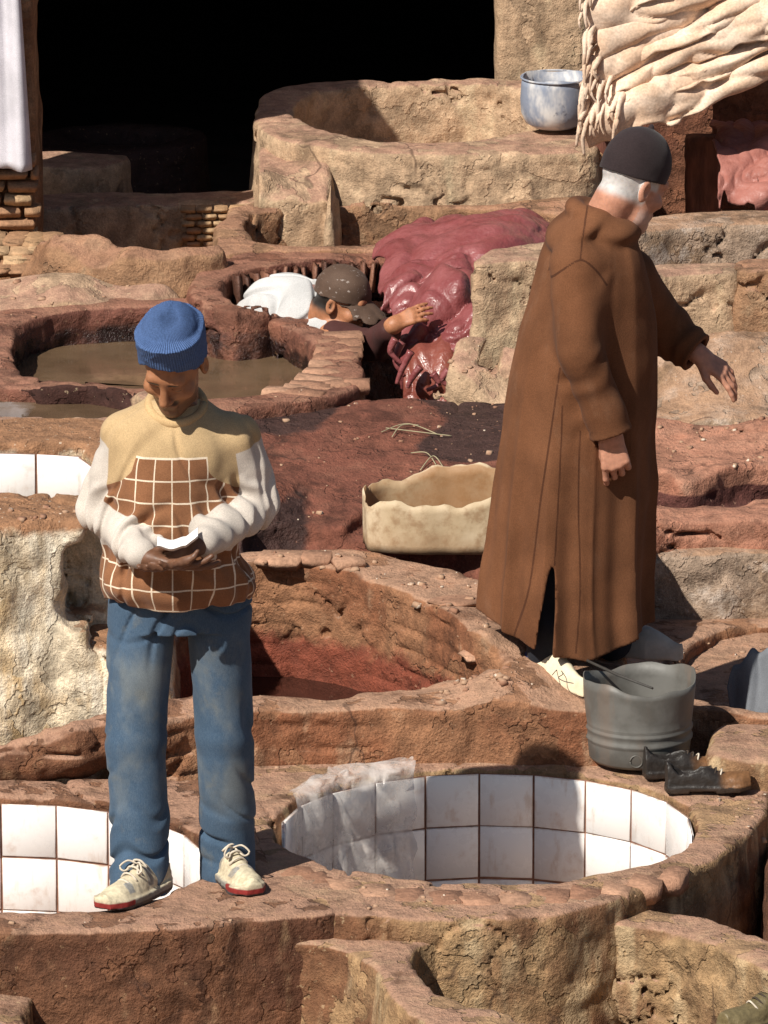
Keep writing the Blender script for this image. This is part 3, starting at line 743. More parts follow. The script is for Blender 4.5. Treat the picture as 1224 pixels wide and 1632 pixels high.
# ---- building at the back: plaster front with a wide dark doorway
def boxm(name, lo, hi, mat, parent):
    lo = np.array(lo); hi = np.array(hi)
    V = [(x, y, z) for x in (lo[0], hi[0]) for y in (lo[1], hi[1]) for z in (lo[2], hi[2])]
    Q = [(0, 1, 3, 2), (4, 6, 7, 5), (0, 4, 5, 1), (2, 3, 7, 6), (0, 2, 6, 4), (1, 5, 7, 3)]
    return put(name, np.array(V, float), np.array(Q), mat, parent, smooth=False)
bld = thing('building', (0, 28, -.8), 'mud building with a wide black doorway behind the vats', 'building')
xd = ony(790, 100, 26.35)[0]
xe = ony(936, 100, 26.35)[0]
f = Field((xd-.02, 26.2, -.8), (xe+.1, 26.85, 3.2), .016); f.rbox(((xd+xe)/2, 26.5, 1.2), ((xe-xd)/2, .2, 1.95), rad=.03)
f.warp(lambda x, y, z: .01*fbm(x, y, z, 4, 3)+.006*sstep(.05, 0, np.abs(fbm(x, y, z, 3, 3))), .06)
V, Q = f.net(); o = put('front_wall', V, Q, M['tan'], bld); stainset(o, None)
boxm('lintel', (-4, 26.3, 1.35), (xd, 26.75, 3.1), M['tan'], bld)
boxm('lintel', (xe, 26.3, 1.5), (2.81, 26.75, 3.1), M['tan'], bld)
boxm('added_shade_slab', (-4, 25.3, 1.52), (-1.05, 26.29, 1.58), M['dark'], bld)  # slab added out of view to shade the yard on the left
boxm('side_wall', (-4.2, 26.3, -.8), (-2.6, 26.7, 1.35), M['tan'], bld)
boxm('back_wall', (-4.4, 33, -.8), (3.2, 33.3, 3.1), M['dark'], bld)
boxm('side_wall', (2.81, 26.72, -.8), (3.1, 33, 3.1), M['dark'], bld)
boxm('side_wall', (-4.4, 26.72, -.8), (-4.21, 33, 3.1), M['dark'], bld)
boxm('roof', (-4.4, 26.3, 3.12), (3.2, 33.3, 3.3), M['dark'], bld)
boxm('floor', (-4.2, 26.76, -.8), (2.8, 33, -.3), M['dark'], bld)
for o in bld.children:
    if 'stain_and_shade' not in o.data.attributes: attr(o.data, 'stain_and_shade', np.zeros(len(o.data.vertices)))
# ------------------------------------------------------------------ people
def lcl(f, o, R, half, fn, k=.0, cut=False):
    """field piece in a local frame (columns of R: right, forward, up)"""
    o = np.array(o, float); m = half+.02
    sl, X, Y, Z = f.box(o-m, o+m)
    dx, dy, dz = X-o[0], Y-o[1], Z-o[2]
    x = dx*R[0, 0]+dy*R[1, 0]+dz*R[2, 0]; y = dx*R[0, 1]+dy*R[1, 1]+dz*R[2, 1]; z = dx*R[0, 2]+dy*R[1, 2]+dz*R[2, 2]
    (f.sub if cut else f.add)(sl, fn(x, y, z).astype(F32), k)
Field.lcl = lcl
def tolocal(P, o, R): return (P-np.array(o))@R
def head_frame(fwd, up=(0, 0, 1), roll=0.0):
    f = np.array(fwd, float); f /= np.linalg.norm(f)
    u = np.array(up, float); u -= f*(u@f); u /= np.linalg.norm(u); r = np.cross(f, u)
    return np.stack([r, f, u], 1)
def head(f, o, R, s=1.0):
    L = lambda *p: np.array(o)+R@(np.array(p)*s)
    f.ell(L(0, -.012, .04), np.array((.076, .097, .088))*s, R, k=.0)
    f.ell(L(0, .028, -.035), np.array((.060, .066, .078))*s, R, k=.03)
    f.cone(L(-.035, .03, -.085), L(0, .066, -.1), .024*s, .024*s, k=.03); f.cone(L(.035, .03, -.085), L(0, .066, -.1), .024*s, .024*s, k=.03)
    f.cone(L(-.036, .08, .034), L(.036, .08, .034), .014*s, k=.022)
    for q in (-1, 1):
        f.ell(L(q*.032, .099, .008), np.array((.017, .016, .011))*s, R, k=.012, cut=True)
        f.ell(L(q*.031, .078, .009), np.array((.0145, .0135, .0115))*s, R, k=.004)
        f.ell(L(q*.046, .062, -.022), np.array((.022, .024, .02))*s, R, k=.02)
        f.cone(L(q*.012, .098, -.034), L(q*.011, .1, -.034), .0085*s, k=.006)
        # ears: a rim round a hollow
        f.ell(L(q*.079, -.012, -.004), np.array((.011, .019, .034))*s, R, k=.006)
        f.ell(L(q*.088, -.007, .0), np.array((.007, .010, .019))*s, R, k=.005, cut=True)
    f.cone(L(0, .088, .022), L(0, .114, -.024), .0085*s, .0125*s, k=.012)
    f.cone(L(-.018, .089, -.06), L(.018, .089, -.06), .0075*s, k=.008); f.cone(L(-.015, .088, -.07), L(.015, .088, -.07), .008*s, k=.006)
    f.cone(L(-.02, .105, -.0645), L(.02, .105, -.0645), .0022*s, k=.004, cut=True)
    return L
def hand(f, W, X, N, side=1, curls=(.35, .4, .45, .5), s=1.0, thumb=(.5, .35), spread=.06):
    """wrist W, fingers along X, back of hand towards N; side = +1 puts the thumb along N x X"""
    R = frame(X, z=N); x, y, n = R[:, 0], R[:, 1]*side, R[:, 2]; W = np.array(W, float)
    P = lambda a, b, c: W+(x*a+y*b+n*c)*s
    kn = [(.088, .031), (.093, .010), (.089, -.011), (.080, -.030)]; ln = [(.042, .025, .020), (.046, .029, .021), (.043, .027, .021), (.033, .021, .018)]
    for i, (a, b) in enumerate(kn):
        f.cone(P(.006, b*.55, 0), P(a, b, .001), .0145*s, .0118*s, k=.012)
        d = np.array((1.0, spread*(1.5-i), 0.0)); p = np.array((a, b, .0)); ang = 0
        for j, l in enumerate(ln[i]):
            ang += curls[i]*(1.0, 1.15, .8)[j]
            q = p+l*np.array((math.cos(ang), d[1]*math.cos(ang), -math.sin(ang)))
            f.cone(P(*p), P(*q), (.0098, .0088, .0078)[j]*s, (.009, .008, .0068)[j]*s, k=.004); p = q
    t0 = np.array((.022, .024, -.008)); t1 = t0+.042*np.array((math.cos(thumb[0]), math.sin(thumb[0]), -.35)); t2 = t1+.030*np.array((math.cos(thumb[1]*.6), math.sin(thumb[1]*.6), -.3)); t3 = t2+.024*np.array((1, .05, -.25))
    f.cone(P(*t0), P(*t1), .0155*s, .0125*s, k=.012); f.cone(P(*t1), P(*t2), .0115*s, .0102*s, k=.004); f.cone(P(*t2), P(*t3), .0098*s, .0078*s, k=.004)
    f.cone(W-x*.012*s, P(.01, 0, 0), .026*s, .027*s, k=.015)
def vco(o):
    n = len(o.data.vertices); co = np.empty(n*3, F32); o.data.vertices.foreach_get('co', co); return co.reshape(-1, 3).astype(float)+bases[o]
def skin_mat(name, base):
    m = NT(name); c = m.attr('col', 'Color'); n = m.noise(60, 4, .6); n2 = m.noise(300, 3, .6)
    m.col(m.mul(c, m.ramp(n, .3, .7, .85, 1.12))); m.rough(m.ramp(n, .3, .7, .42, .58)); m.spec(.4)
    m.b.inputs['Subsurface Weight'].default_value = .08; m.b.inputs['Subsurface Radius'].default_value = (.01, .004, .002)
    m.nor(m.bump(n2, .25, .002)); return m.m
def cloth_mat(name, colf, rough=.9, weave=420, wb=.35, sheen=.03, fold=None):
    m = NT(name); c = colf(m)
    n = m.noise(7, 4, .6, off=2); w = m.noise(weave, 2, .5)
    c = m.mul(c, m.ramp(n, .3, .7, .86, 1.12)); c = m.mul(c, m.ramp(w, .3, .7, .86, 1.12))
    m.col(c); m.rough(rough); m.spec(.15)
    m.b.inputs['Sheen Weight'].default_value = sheen; m.b.inputs['Sheen Roughness'].default_value = .5
    b = m.bump(w, wb, .0015)
    if fold: b = m.bump(m.noise(fold, 3, .55, off=8), .6, .012, b)
    m.nor(b); return m.m
def paint(o, base, regions):
    P = vco(o); c = np.tile(np.array(base, float), (len(P), 1))
    for w, col in regions:
        wv = np.clip(w(P), 0, 1)[:, None]; c = c*(1-wv)+np.array(col)*wv
    cattr(o.data, 'col', c)

# ================= man in the patterned sweater
Y1 = 19.12
p1 = lambda px, py, dy=0.0: ony(px, py, Y1+dy)
man1 = thing('person', onz(290, 1425, 0), 'standing man in blue knit hat, checked sweater and jeans looking at paper in his hands', 'person')
H1 = head_frame((-.24, -.76, -.66), (0, -.3, 1)); h1o = p1(277, 579, -.09)
sh1 = [(p1(198, 692), p1(162, 812, .04), p1(231, 887, -.2)), (p1(378, 692), p1(408, 803, .04), p1(321, 866, -.2))]
lg1 = [[p1(227, 962, .03), p1(216, 1180, .0), p1(222, 1300, -.01), p1(222, 1395, -.03)], [p1(348, 962, .03), p1(358, 1170, .06), p1(363, 1290, .09), p1(362, 1362, .1)]]
f = Field((-.86, 18.72, -.02), (-.24, 19.42, 1.56), .0034)
L1 = head(f, h1o, H1)
nb = p1(285, 668, .03)
f.cone(L1(0, -.035, -.05), nb, .05, .05, k=.02)
f.stack([(p1(285, 965)[2], -.552, Y1+.03, .14, .10), (1.1, -.55, Y1, .135, .10), (1.24, -.55, Y1+.01, .13, .09), (1.33, -.55, Y1+.02, .08, .06)], k=.03)
for a, b, c in sh1: f.cone(a, b, .045, .04, k=.02); f.cone(b, c, .038, .027, k=.02)
for ch in lg1: f.chain(ch, [.07, .055, .05, .04], k=.02)
# open hands, palms up, one over the other
wl, wr = sh1[0][2], sh1[1][2]
hand(f, wl+np.array((.012, -.01, -.002)), (.93, -.22, -.16), (.10, -.35, -.93), side=-1, curls=(.16, .2, .28, .4), s=.98, thumb=(.75, .5), spread=.16)
hand(f, wr+np.array((-.012, -.008, -.004)), (-.72, -.5, -.42), (-.25, -.25, -.93), side=1, curls=(.25, .28, .3, .35), s=.95, thumb=(.7, .4))
V, Q = f.net(); b1 = put('body', V, Q, skin_mat('warm brown skin', None), man1)
def in_h(o, R, fn):
    return lambda P: fn(*(tolocal(P, o, R).T))
paint(b1, (.33, .145, .07), [
    (in_h(h1o, H1, lambda x, y, z: sstep(.012, -.004, y)*sstep(-.07, -.02, z)*sstep(.18, .16, np.abs(z))*(np.abs(x) < .074)), (.02, .015, .012)),
    (in_h(h1o, H1, lambda x, y, z: sstep(.006, .003, np.abs(z-.031))*sstep(.05, .03, np.abs(x))*sstep(.008, .016, np.abs(x))*(y > .07)), (.03, .02, .015)),
    (in_h(h1o, H1, lambda x, y, z: sstep(.004, .002, np.abs(z-.004))*sstep(.046, .04, np.abs(x))*sstep(.016, .02, np.abs(x))*(y > .07)), (.02, .012, .01)),
    (in_h(h1o, H1, lambda x, y, z: .92*sstep(.011, .006, np.abs(z+.048))*sstep(.034, .024, np.abs(x))*(y > .07)), (.035, .02, .015)),
    (in_h(h1o, H1, lambda x, y, z: .6*sstep(.012, .006, np.abs(z+.066))*sstep(.022, .016, np.abs(x))*(y > .07)), (.25, .09, .06)),
    (in_h(h1o, H1, lambda x, y, z: .7*sstep(-.04, -.075, z)*(y > .02)), (.07, .036, .025))])
# sweater
f = Field((-.90, 18.76, .70), (-.20, 19.40, 1.46), .0042)
zt1 = lambda py, dy=-.1: p1(285, py, dy)[2]
secs = [(zt1(634, 0), -.548, Y1+.025, .070, .062), (zt1(648, 0), -.548, Y1+.02, .098, .08), (zt1(668, 0), -.55, Y1+.012, .142, .10), (zt1(692, 0), -.55, Y1+.005, .166, .115), (zt1(735, 0), -.553, Y1-.005, .166, .125), (zt1(800, 0), -.556, Y1-.01, .166, .132), (zt1(880, 0), -.556, Y1-.005, .176, .142), (zt1(910, 0), -.548, Y1, .198, .150), (zt1(934, 0), -.545, Y1+.005, .204, .150), (zt1(952, 0), -.545, Y1+.01, .185, .135)]
def w1(th, z, x, y):
    g = sstep(1.15, .85, z)
    return (.018*np.sin(9*th+3*np.sin(z*14))+.014*np.sin(17*th+z*25))*(.35+g)
def arms(f, grow=0.0, k=.035):
    for q, (a, b, c) in zip((-1, 1), sh1):
        f.cone(a+np.array((0, .0, -.005)), b, .062+grow, .056+grow, k=k)
        f.cone(b, c+(b-c)*.05, .055+grow, .041+grow, k=.02)
f.stack(secs, k=.0, wave=w1)
torso_d = f.d.copy(); f.d[:] = .5; arms(f); arm_d = f.d.copy()
kk = .04; hh = np.maximum(kk-np.abs(arm_d-torso_d), 0)/kk; f.d = np.minimum(arm_d, torso_d)-hh*hh*kk*.25
fa = Field.__new__(Field); fa.__dict__.update(f.__dict__); 
def foldsw(x, y, z):
    r = .006*fbm(x, y, z, 9, 2)
    for a, b, c in sh1:
        e = c-b; L = np.linalg.norm(e); t = ((x-b[0])*e[0]+(y-b[1])*e[1]+(z-b[2])*e[2])/L**2
        near = sstep(.13, .08, np.sqrt((x-b[0]-np.clip(t, -.3, 1)*e[0])**2+(y-b[1]-np.clip(t, -.3, 1)*e[1])**2+(z-b[2]-np.clip(t, -.3, 1)*e[2])**2))
        r = r+near*.0065*np.sin(30*t+5*noise(x*14, y*14, z*14))*sstep(1.0, .8, t)*sstep(-.5, 0, t)
        r = r+near*.004*sstep(.78, .82, t)*sstep(1.06, 1.02, t)*0
    r = r+.005*np.sin(38*z+20*(x+.55)+3*noise(x*7, y*7, z*7))*sstep(1.05, .95, z)
    r = r+.007*(sstep(.5, 0, np.abs(np.sin(24*np.abs(x+.553)+9*z+2.5*noise(x*6, y*6, z*4))))-.3)*sstep(1.36, 1.25, z)
    return r
f.warp(foldsw, .05)
for a, b, c in sh1:      # ribbed cuffs
    e = (b-c)/np.linalg.norm(b-c); f.cone(c+e*.055, c+e*.012, .042, .038, k=.006)
V, Q = f.net()
# cut away hidden arm stubs is not needed: the sleeve ends round the wrist
def m_sweater():
    def colf(m):
        gu, gv, sl = m.attr('gu'), m.attr('gv'), m.attr('sl')
        def line(c, off):
            t = m.math('FRACT', m.math('ADD', m.math('DIVIDE', c, .0585), off)); return m.math('ABSOLUTE', m.math('SUBTRACT', t, .5))
        ln = m.math('MAXIMUM', m.ramp(line(gu, .5), .044, .028), m.ramp(line(gv, .5), .044, .028))
        n = m.noise(25, 3, .6)
        brown = m.mix(n, (.20, .085, .04), (.26, .12, .058))
        pan = m.mix(ln, brown, (.72, .6, .46))
        top = m.mix(n, (.42, .29, .155), (.48, .34, .185))
        edge = m.math('MULTIPLY', m.ramp(gv, -.0035, -.0025), m.ramp(gv, .003, .002))
        body = m.mix(m.ramp(gv, -.0008, .0008), pan, top); body = m.mix(edge, body, (.72, .6, .46))
        side = m.math('SUBTRACT', m.math('ABSOLUTE', m.math('ADD', gu, .006)), m.ramp(gv, -.03, -.16, .125, .33)); body = m.mix(m.ramp(side, -.0008, .0008), body, top)
        body = m.mix(m.attr('hem'), body, (.6, .52, .42))
        return m.mix(m.ramp(sl, -.002, .002), body, (.56, .5, .44))
    return cloth_mat('knitted sweater wool', colf, .95, 380, .6, .1)
sw = put('sweater', V, Q, m_sweater(), man1)
P = vco(sw)
zp = zt1(733, -.13)
th = np.arctan2(P[:, 0]+.553, -(P[:, 1]-Y1)); gu = th*.168+.0; gv = (P[:, 2]-zp)*1.0
def seg_d(P, a, b):
    e = b-a; t = np.clip(((P-a)@e)/(e@e), 0, 1); return np.linalg.norm(P-a-t[:, None]*e, axis=1)
da = np.full(len(P), 9.0)
tu = np.full(len(P), 9.0)
for a, b, c in sh1:
    d1 = seg_d(P, a, b)-.06; d2 = seg_d(P, b, c)-.052; da = np.minimum(da, np.minimum(d1, d2))
    t_ = ((P-a)@(b-a))/((b-a)@(b-a)); tu = np.where((np.abs(P[:, 0]-a[0]) < .12) & (d1 < d2+.03), np.minimum(tu, (t_-.1)*.2+.35*(P[:, 2]-a[2]+.02)*0), tu)
tor = np.interp(P[:, 2], [s_[0] for s_ in sorted(secs)], [s_[3] for s_ in sorted(secs)])
tx = np.hypot((P[:, 0]+.553), (P[:, 1]-Y1)*1.25)-tor
attr(sw.data, 'gu', gu); attr(sw.data, 'gv', gv); attr(sw.data, 'sl', np.minimum(tx-da-.006, tu)); attr(sw.data, 'hem', sstep(zt1(966, 0)+.004, zt1(966, 0), P[:, 2])*0)
# collar
c0 = p1(281, 645, .0); ring = []
for i in range(29):
    a = 2*math.pi*i/28; ring.append(c0+np.array((.070*math.cos(a), .070*math.sin(a)-.006, .034*math.sin(a)+.002)))
V, Q = tube(ring, .014, 10); put('collar', V, Q, cloth_mat('tan ribbed collar', lambda m: m.mix(m.noise(200, 2), (.45, .3, .15), (.55, .38, .2)), .95), man1)
# jeans
f = Field((-.88, 18.8, .0), (-.22, 19.44, .90), .0046)
f.stack([(zt1(1000, 0), -.545, Y1+.03, .165, .115), (zt1(930, 0), -.548, Y1+.02, .168, .118)], k=.0)
f.chain(lg1[0], [.088, .080, .075, .074], k=.012); f.chain(lg1[1], [.088, .076, .071, .07], k=.012)
for ch, r_ in zip(lg1, (.076, .073)):
    f.cone(ch[3]+np.array((0, 0, .02)), ch[3]+np.array((0, -.012, -.045)), r_, r_+.003, k=.01)
for ch in lg1:
    sl, X, Y, Z = f.box(ch[3]-np.array((.13, .13, .12)), ch[3]+np.array((.13, .13, -.035)))
    f.d[sl] = np.maximum(f.d[sl], (ch[3][2]-.058)+.25*(Y-ch[3][1])-Z)
def jw(x, y, z):
    r = .0045*fbm(x, y, z, 6, 2)
    low = sstep(.34, .1, z); kn = np.exp(-((z-.44)/.08)**2); hp = sstep(.66, .78, z)
    s = np.sign(x+.545)
    ph = z*46+s*22*(x+.545-.1*s)+6*(y-19.1)*s+5.5*noise(x*7, y*7, z*5)
    r = r+(low*.014+kn*.011)*(sstep(.6, .0, np.abs(np.sin(ph*.5)))-.25)*sstep(-.5, .35, noise(x*6+9, y*6, z*7))
    r = r+hp*.011*(sstep(.55, 0, np.abs(np.sin(26*(z+s*.8*(x+.545))+3*noise(x*8, y*8, z*8))))-.25)
    return r+.009*(sstep(.45, 0, np.abs(np.sin(20*z+34*x*s+4*noise(x*5, y*5, z*4))))-.15)*sstep(.0, .5, noise(x*5+3, y*5, z*4))
f.warp(jw, .05); V, Q = f.net()
def jcol(m):
    z = m.new('SeparateXYZ'); m.link(m.pos(), z.inputs[0]); n = m.noise(6, 4, .6, stretch=(1, 1, .6)); st = m.noise(420, 2, .5, stretch=(1, 1, .25))
    c = m.mix(m.ramp(st, .3, .7), (.05, .088, .142), (.068, .11, .166))
    fd = m.math('MULTIPLY', m.ramp(n, .42, .66), m.math('MULTIPLY', m.ramp(z.outputs[2], .12, .3), m.ramp(z.outputs[2], .78, .62)))
    c = m.mix(m.math('MULTIPLY', fd, .75), c, (.17, .19, .195))
    return m.mix(m.math('MULTIPLY', m.ramp(m.noise(14, 5, .6, off=5), .55, .7), .3), c, (.2, .19, .15))
put('jeans', V, Q, cloth_mat('worn denim', jcol, .9, 500, .4, .05), man1)
# knit hat
def beanie(x, y, z):
    yy = y+.012; z0 = .074+.27*y-.055*(x/.085)**2
    top = .082+.11*np.ones_like(z)
    rr = np.sqrt((x/.083)**2+(yy/.102)**2)
    u = np.clip((z-.07)/.113, 0, 1)
    rad = 1.0*np.maximum(1-u**2.6, 0)**.5+.05
    crown = np.maximum((rr-rad*.95)*.086, z-.178-.004*np.sin(40*x))
    cuff = np.maximum((rr-1.06-.06*sstep(.06, .0, np.abs(z-z0-.06))*0)*.087, np.maximum(z-(z0+.074+.04*(x/.085)**2), z0-z))
    k = .005; h = np.maximum(k-np.abs(crown-cuff), 0)/k
    return np.maximum(np.minimum(crown, cuff)-h*h*k*.25, z0-z)
f = Field(h1o-.22, h1o+.24, .0036); f.lcl(h1o, H1, .2, beanie)
f.warp(lambda x, y, z: .004*fbm(x, y, z, 16, 2)+.0012*fbm(x, y, z, 70, 2), .03); V, Q = f.net()
def m_hat():
    m = NT('blue ribbed wool'); r_ = m.math('SINE', m.math('MULTIPLY', m.attr('rib'), 95.0)); n = m.noise(12, 3); w = m.noise(260, 2, .5)
    c = m.mix(n, (.07, .125, .27), (.095, .16, .34)); c = m.mul(c, m.ramp(r_, -1, 1, .8, 1.1)); m.col(m.mul(c, m.ramp(w, .3, .7, .8, 1.15))); m.rough(.95); m.spec(.15)
    m.nor(m.bump(m.math('ADD', m.math('MULTIPLY', r_, .5), w), .7, .003)); return m.m
hat = put('knit_hat', V, Q, m_hat(), man1); hl = tolocal(vco(hat), h1o, H1); attr(hat.data, 'rib', np.arctan2(hl[:, 0], hl[:, 1]+.012))
# sneakers
def sneaker(par, toe, fwd, s=1.0, nm='sneaker'):
    fw = np.array(fwd, float); fw[2] = 0; fw /= np.linalg.norm(fw); R = head_frame(fw); toe = np.array(toe, float)
    o = toe-fw*.135*s; o[2] = toe[2]
    f = Field(o-np.array((.2, .2, .04)), o+np.array((.2, .2, .16)), .0035)
    def outl(y): return .031+.014*sstep(-.14, .06, y)-.020*sstep(.07, .135, y)**2
    def sole(x, y, z):
        w = outl(y)+.006; d2 = np.abs(x-.006*sstep(0, .1, y))-w; e = np.abs(y)-.134
        q = np.sqrt(np.maximum(d2+.02, 0)**2+np.maximum(e+.02, 0)**2)-.02+np.minimum(np.maximum(d2+.02, e+.02), 0)
        zt = .026+.012*sstep(.08, .14, y)+.006*sstep(-.05, -.13, y)
        return np.maximum(q, np.maximum(z-zt, .002+.012*sstep(.07, .14, y)-z))
    def upper(x, y, z):
        hgt = .058+.028*sstep(.05, -.05, y)-.018*sstep(.04, .125, y)
        w = outl(y); d = np.sqrt((x/w)**2+(np.maximum(z-.01, 0)/hgt)**2)
        q = (d-1)*w; return np.maximum(np.maximum(q, np.abs(y)-.132+.12*np.maximum(z-.03, 0)*(y > 0)), .01-z)
    f.lcl(o, R, .17, sole); f.lcl(o, R, .17, upper, k=.008)
    f.warp(lambda x, y, z: .002*fbm(x, y, z, 40, 2), .02)
    V, Q = f.net(); b = put(nm, V, Q, M['sneaker'], par); loc = tolocal(vco(b), o, R); x, y, z = loc.T
    c = np.tile(np.array((.55, .47, .33)), (len(x), 1))
    def mixc(w, col):
        nonlocal c; w = np.clip(w, 0, 1)[:, None]; c = c*(1-w)+np.array(col)*w
    mixc((np.abs(np.sin(y*38+1.2)) < .42)*(z > .04)*(np.abs(x) > .014)*(y > -.1)*(y < .07), (.28, .27, .25))
    mixc(sstep(.07, .1, y)*sstep(.03, .045, z)*.7, (.66, .58, .4))
    mixc(sstep(.03, .022, z), (.22, .21, .19)); mixc((z < .026)*(y > .055), (.24, .025, .022)); mixc((z < .014), (.06, .05, .05))
    mixc(sstep(.3, .7, fbm(V[:, 0], V[:, 1], V[:, 2], 30, 2))*.35, (.25, .18, .1))
    cattr(b.data, 'col', c)
    L = lambda *p: o+R@np.array(p)
    for i in range(4):
        yy = .045-i*.022; zz = .062+.013*i
        q = [L(-.026, yy-.004, zz-.012), L(-.01, yy, zz+.004), L(.01, yy+.002, zz+.004), L(.026, yy-.004, zz-.012)]
        V, Q = tube(smoothline(q, 9), .0032, 6); put('lace', V, Q, M['lace'], b)
    for sg in (-1, 1):
        q = [L(0, -.015, .098), L(sg*.02, -.002, .106), L(sg*.036, .012, .09), L(sg*.022, .01, .08), L(sg*.006, -.012, .096)]
        V, Q = tube(smoothline(q, 20), .0028, 6); put('lace', V, Q, M['lace'], b)
    return b
def m_col(name, rough=.7, spec=.3, b=.3):
    m = NT(name); n = m.noise(90, 4, .6); m.col(m.mul(m.attr('col', 'Color'), m.ramp(n, .3, .7, .8, 1.15))); m.rough(rough); m.spec(spec); m.nor(m.bump(n, b, .003)); return m.m
M['sneaker'] = m_col('scuffed sneaker leather'); M['lace'] = plain('dirty lace', (.58, .5, .4), .9, .2, 60)
sneaker(man1, onz(163, 1455, .006), (-.58, -.8, 0)); sneaker(man1, onz(408, 1432, .006), (.42, -.9, 0))
# cords on the wrist
e = (sh1[0][1]-wl); e /= np.linalg.norm(e); A = frame(e, z=(0, 0, 1))
for i, cc in enumerate([(.12, .13, .18), (.25, .1, .12)]):
    q = [wl-e*(.012-.009*i)+.0295*(A[:, 1]*math.cos(t)+A[:, 2]*math.sin(t)) for t in np.linspace(0, 2*math.pi, 20)]
    V, Q = tube(q, .0042, 6); put('wrist_cord', V, Q, plain('wrist cord', cc, .9), man1)
# paper in the hands
def sheet(fn, nu, nv, th=.0012):
    V = np.array([fn(i/(nu-1), j/(nv-1)) for i in range(nu) for j in range(nv)], float); Q = gridq(nu, nv)
    return V, Q
pc = p1(283, 880, -.25)
def papf(u, v):
    x = (u-.5)*.105; y = (v-.5)*.065
    z = .012*math.cos(u*9)*.4+.018*abs(v-.5)*2+(.034*max(0, u-.72)/.28 if u > .72 else 0)
    return pc+np.array((x, y*.95-.006, z+.010+.1*y))
V, Q = sheet(papf, 18, 10); pap = put('paper', V, Q, plain('white paper', (.82, .81, .8), .7, .03, 20), None); tag(pap, 'folded piece of white paper held in cupped hands', 'paper')
sd = pap.modifiers.new('thick', 'SOLIDIFY'); sd.thickness = .0015

# ================= man in the brown robe
Y2 = 20.62
p2 = lambda px, py, dy=0.0: ony(px, py, Y2+dy)
man2 = thing('person', onz(930, 1085, .165), 'man in long brown hooded robe and dark skullcap, turned away with one arm stretched out', 'person')
H2 = head_frame((.76, .52, -.42), (.2, .1, 1)); h2o = p2(1007, 296, .0)
FACE2 = (.86, .51)
nea = (p2(918, 428, -.15), p2(925, 560, -.21), p2(972, 688, -.19)); far = (p2(1000, 440, .19), p2(1052, 522, .29), p2(1110, 562, .24))
f = Field((.28, 20.15, .12), (1.08, 21.05, 1.80), .0038)
L2 = head(f, h2o, H2, .98)
f.cone(L2(0, -.04, -.05), p2(955, 372, .0), .058, .066, k=.02)
f.stack([(p2(930, 950)[2], p2(905, 950)[0], Y2, .10, .13), (p2(930, 600)[2], p2(935, 600)[0], Y2, .12, .14), (p2(930, 420)[2], p2(945, 420)[0], Y2, .11, .16), (p2(940, 375)[2], p2(955, 375)[0], Y2, .07, .09)], k=.03)
for a, b, c in (nea, far): f.cone(a, b, .045, .04, k=.02); f.cone(b, c, .037, .028, k=.02)
f.chain([p2(885, 930, -.06), p2(878, 1000, -.07), p2(872, 1052, -.06)], [.07, .05, .04], k=.03); f.chain([p2(940, 930, .1), p2(960, 990, .12), p2(975, 1030, .12)], [.07, .05, .04], k=.03)
e = nea[2]-nea[1]; e /= np.linalg.norm(e)
hand(f, nea[2]+e*.01, (.16, -.06, -.98), (-.05, -1, 0.06), side=-1, curls=(.42, .75, .8, .8), s=1.0, thumb=(.2, .0))
e2 = far[2]-far[1]; e2 /= np.linalg.norm(e2)
hand(f, far[2]+e2*.012, (.80, -.12, -.56), (.5, -.5, .7), side=-1, curls=(.22, .32, .36, .38), s=.92, thumb=(.6, .3), spread=.12)
V, Q = f.net(); b2 = put('body', V, Q, bpy.data.materials['warm brown skin'], man2)
paint(b2, (.48, .23, .15), [
    (in_h(h2o, H2, lambda x, y, z: sstep(.022, .008, y)*sstep(-.055, -.028, z+.25*y*0)*(np.abs(x) < .078)*(z < .2)), (.5, .47, .45)),
    (in_h(h2o, H2, lambda x, y, z: sstep(.055, .035, y)*sstep(.0, .012, z)*(np.abs(x) > .05)*(np.abs(x) < .079)), (.48, .45, .43)),
    (in_h(h2o, H2, lambda x, y, z: .5*sstep(-.04, -.07, z)*(y > .01)*(np.abs(x) < .08)*(z > -.14)), (.4, .33, .3)),
    (lambda P: sstep(p2(0, 985)[2], p2(0, 990)[2], P[:, 2]), (.02, .02, .03))])
# robe
f = Field((.16, 20.22, .14), (1.04, 21.02, 1.66), .0048)
prof = [(1060, 772, 1034, .235), (975, 766, 1036, .23), (900, 775, 1040, .215), (800, 788, 1043, .205), (700, 802, 1045, .195), (600, 817, 1045, .19), (520, 834, 1042, .188), (450, 852, 1032, .186), (415, 862, 1024, .18), (385, 876, 1014, .16), (360, 895, 1004, .125), (335, 915, 996, .09)]
secs2 = []
for py, xa, xb, ry in prof:
    a = p2(xa, py); b = p2(xb, py); secs2.append((a[2], (a[0]+b[0])/2, Y2+.02, (b[0]-a[0])/2, ry))
zh = p2(900, 980)[2]
def w2(th, z, x, y):
    g = sstep(1.2, .3, z)
    return (.034*np.cos(6*th+.8*np.sin(3*z)+1.0)+.085*(.35-np.abs(np.sin(5.5*th+1.0*z))**.8)+.016*np.sin(19*th+2*z))*(.12+g)
f.stack(secs2, k=.0, wave=w2, rot=FACE2, p=2.3)
rob_d = f.d.copy()
f.cone(nea[0]+np.array((0, .02, 0)), nea[1], .078, .068, k=.06); f.cone(nea[1], nea[2], .067, .060, k=.006)
f.cone(far[0]+np.array((0, -.03, 0)), far[1], .085, .075, k=.05); f.cone(far[1], far[2]-e2*.0, .074, .06, k=.03)
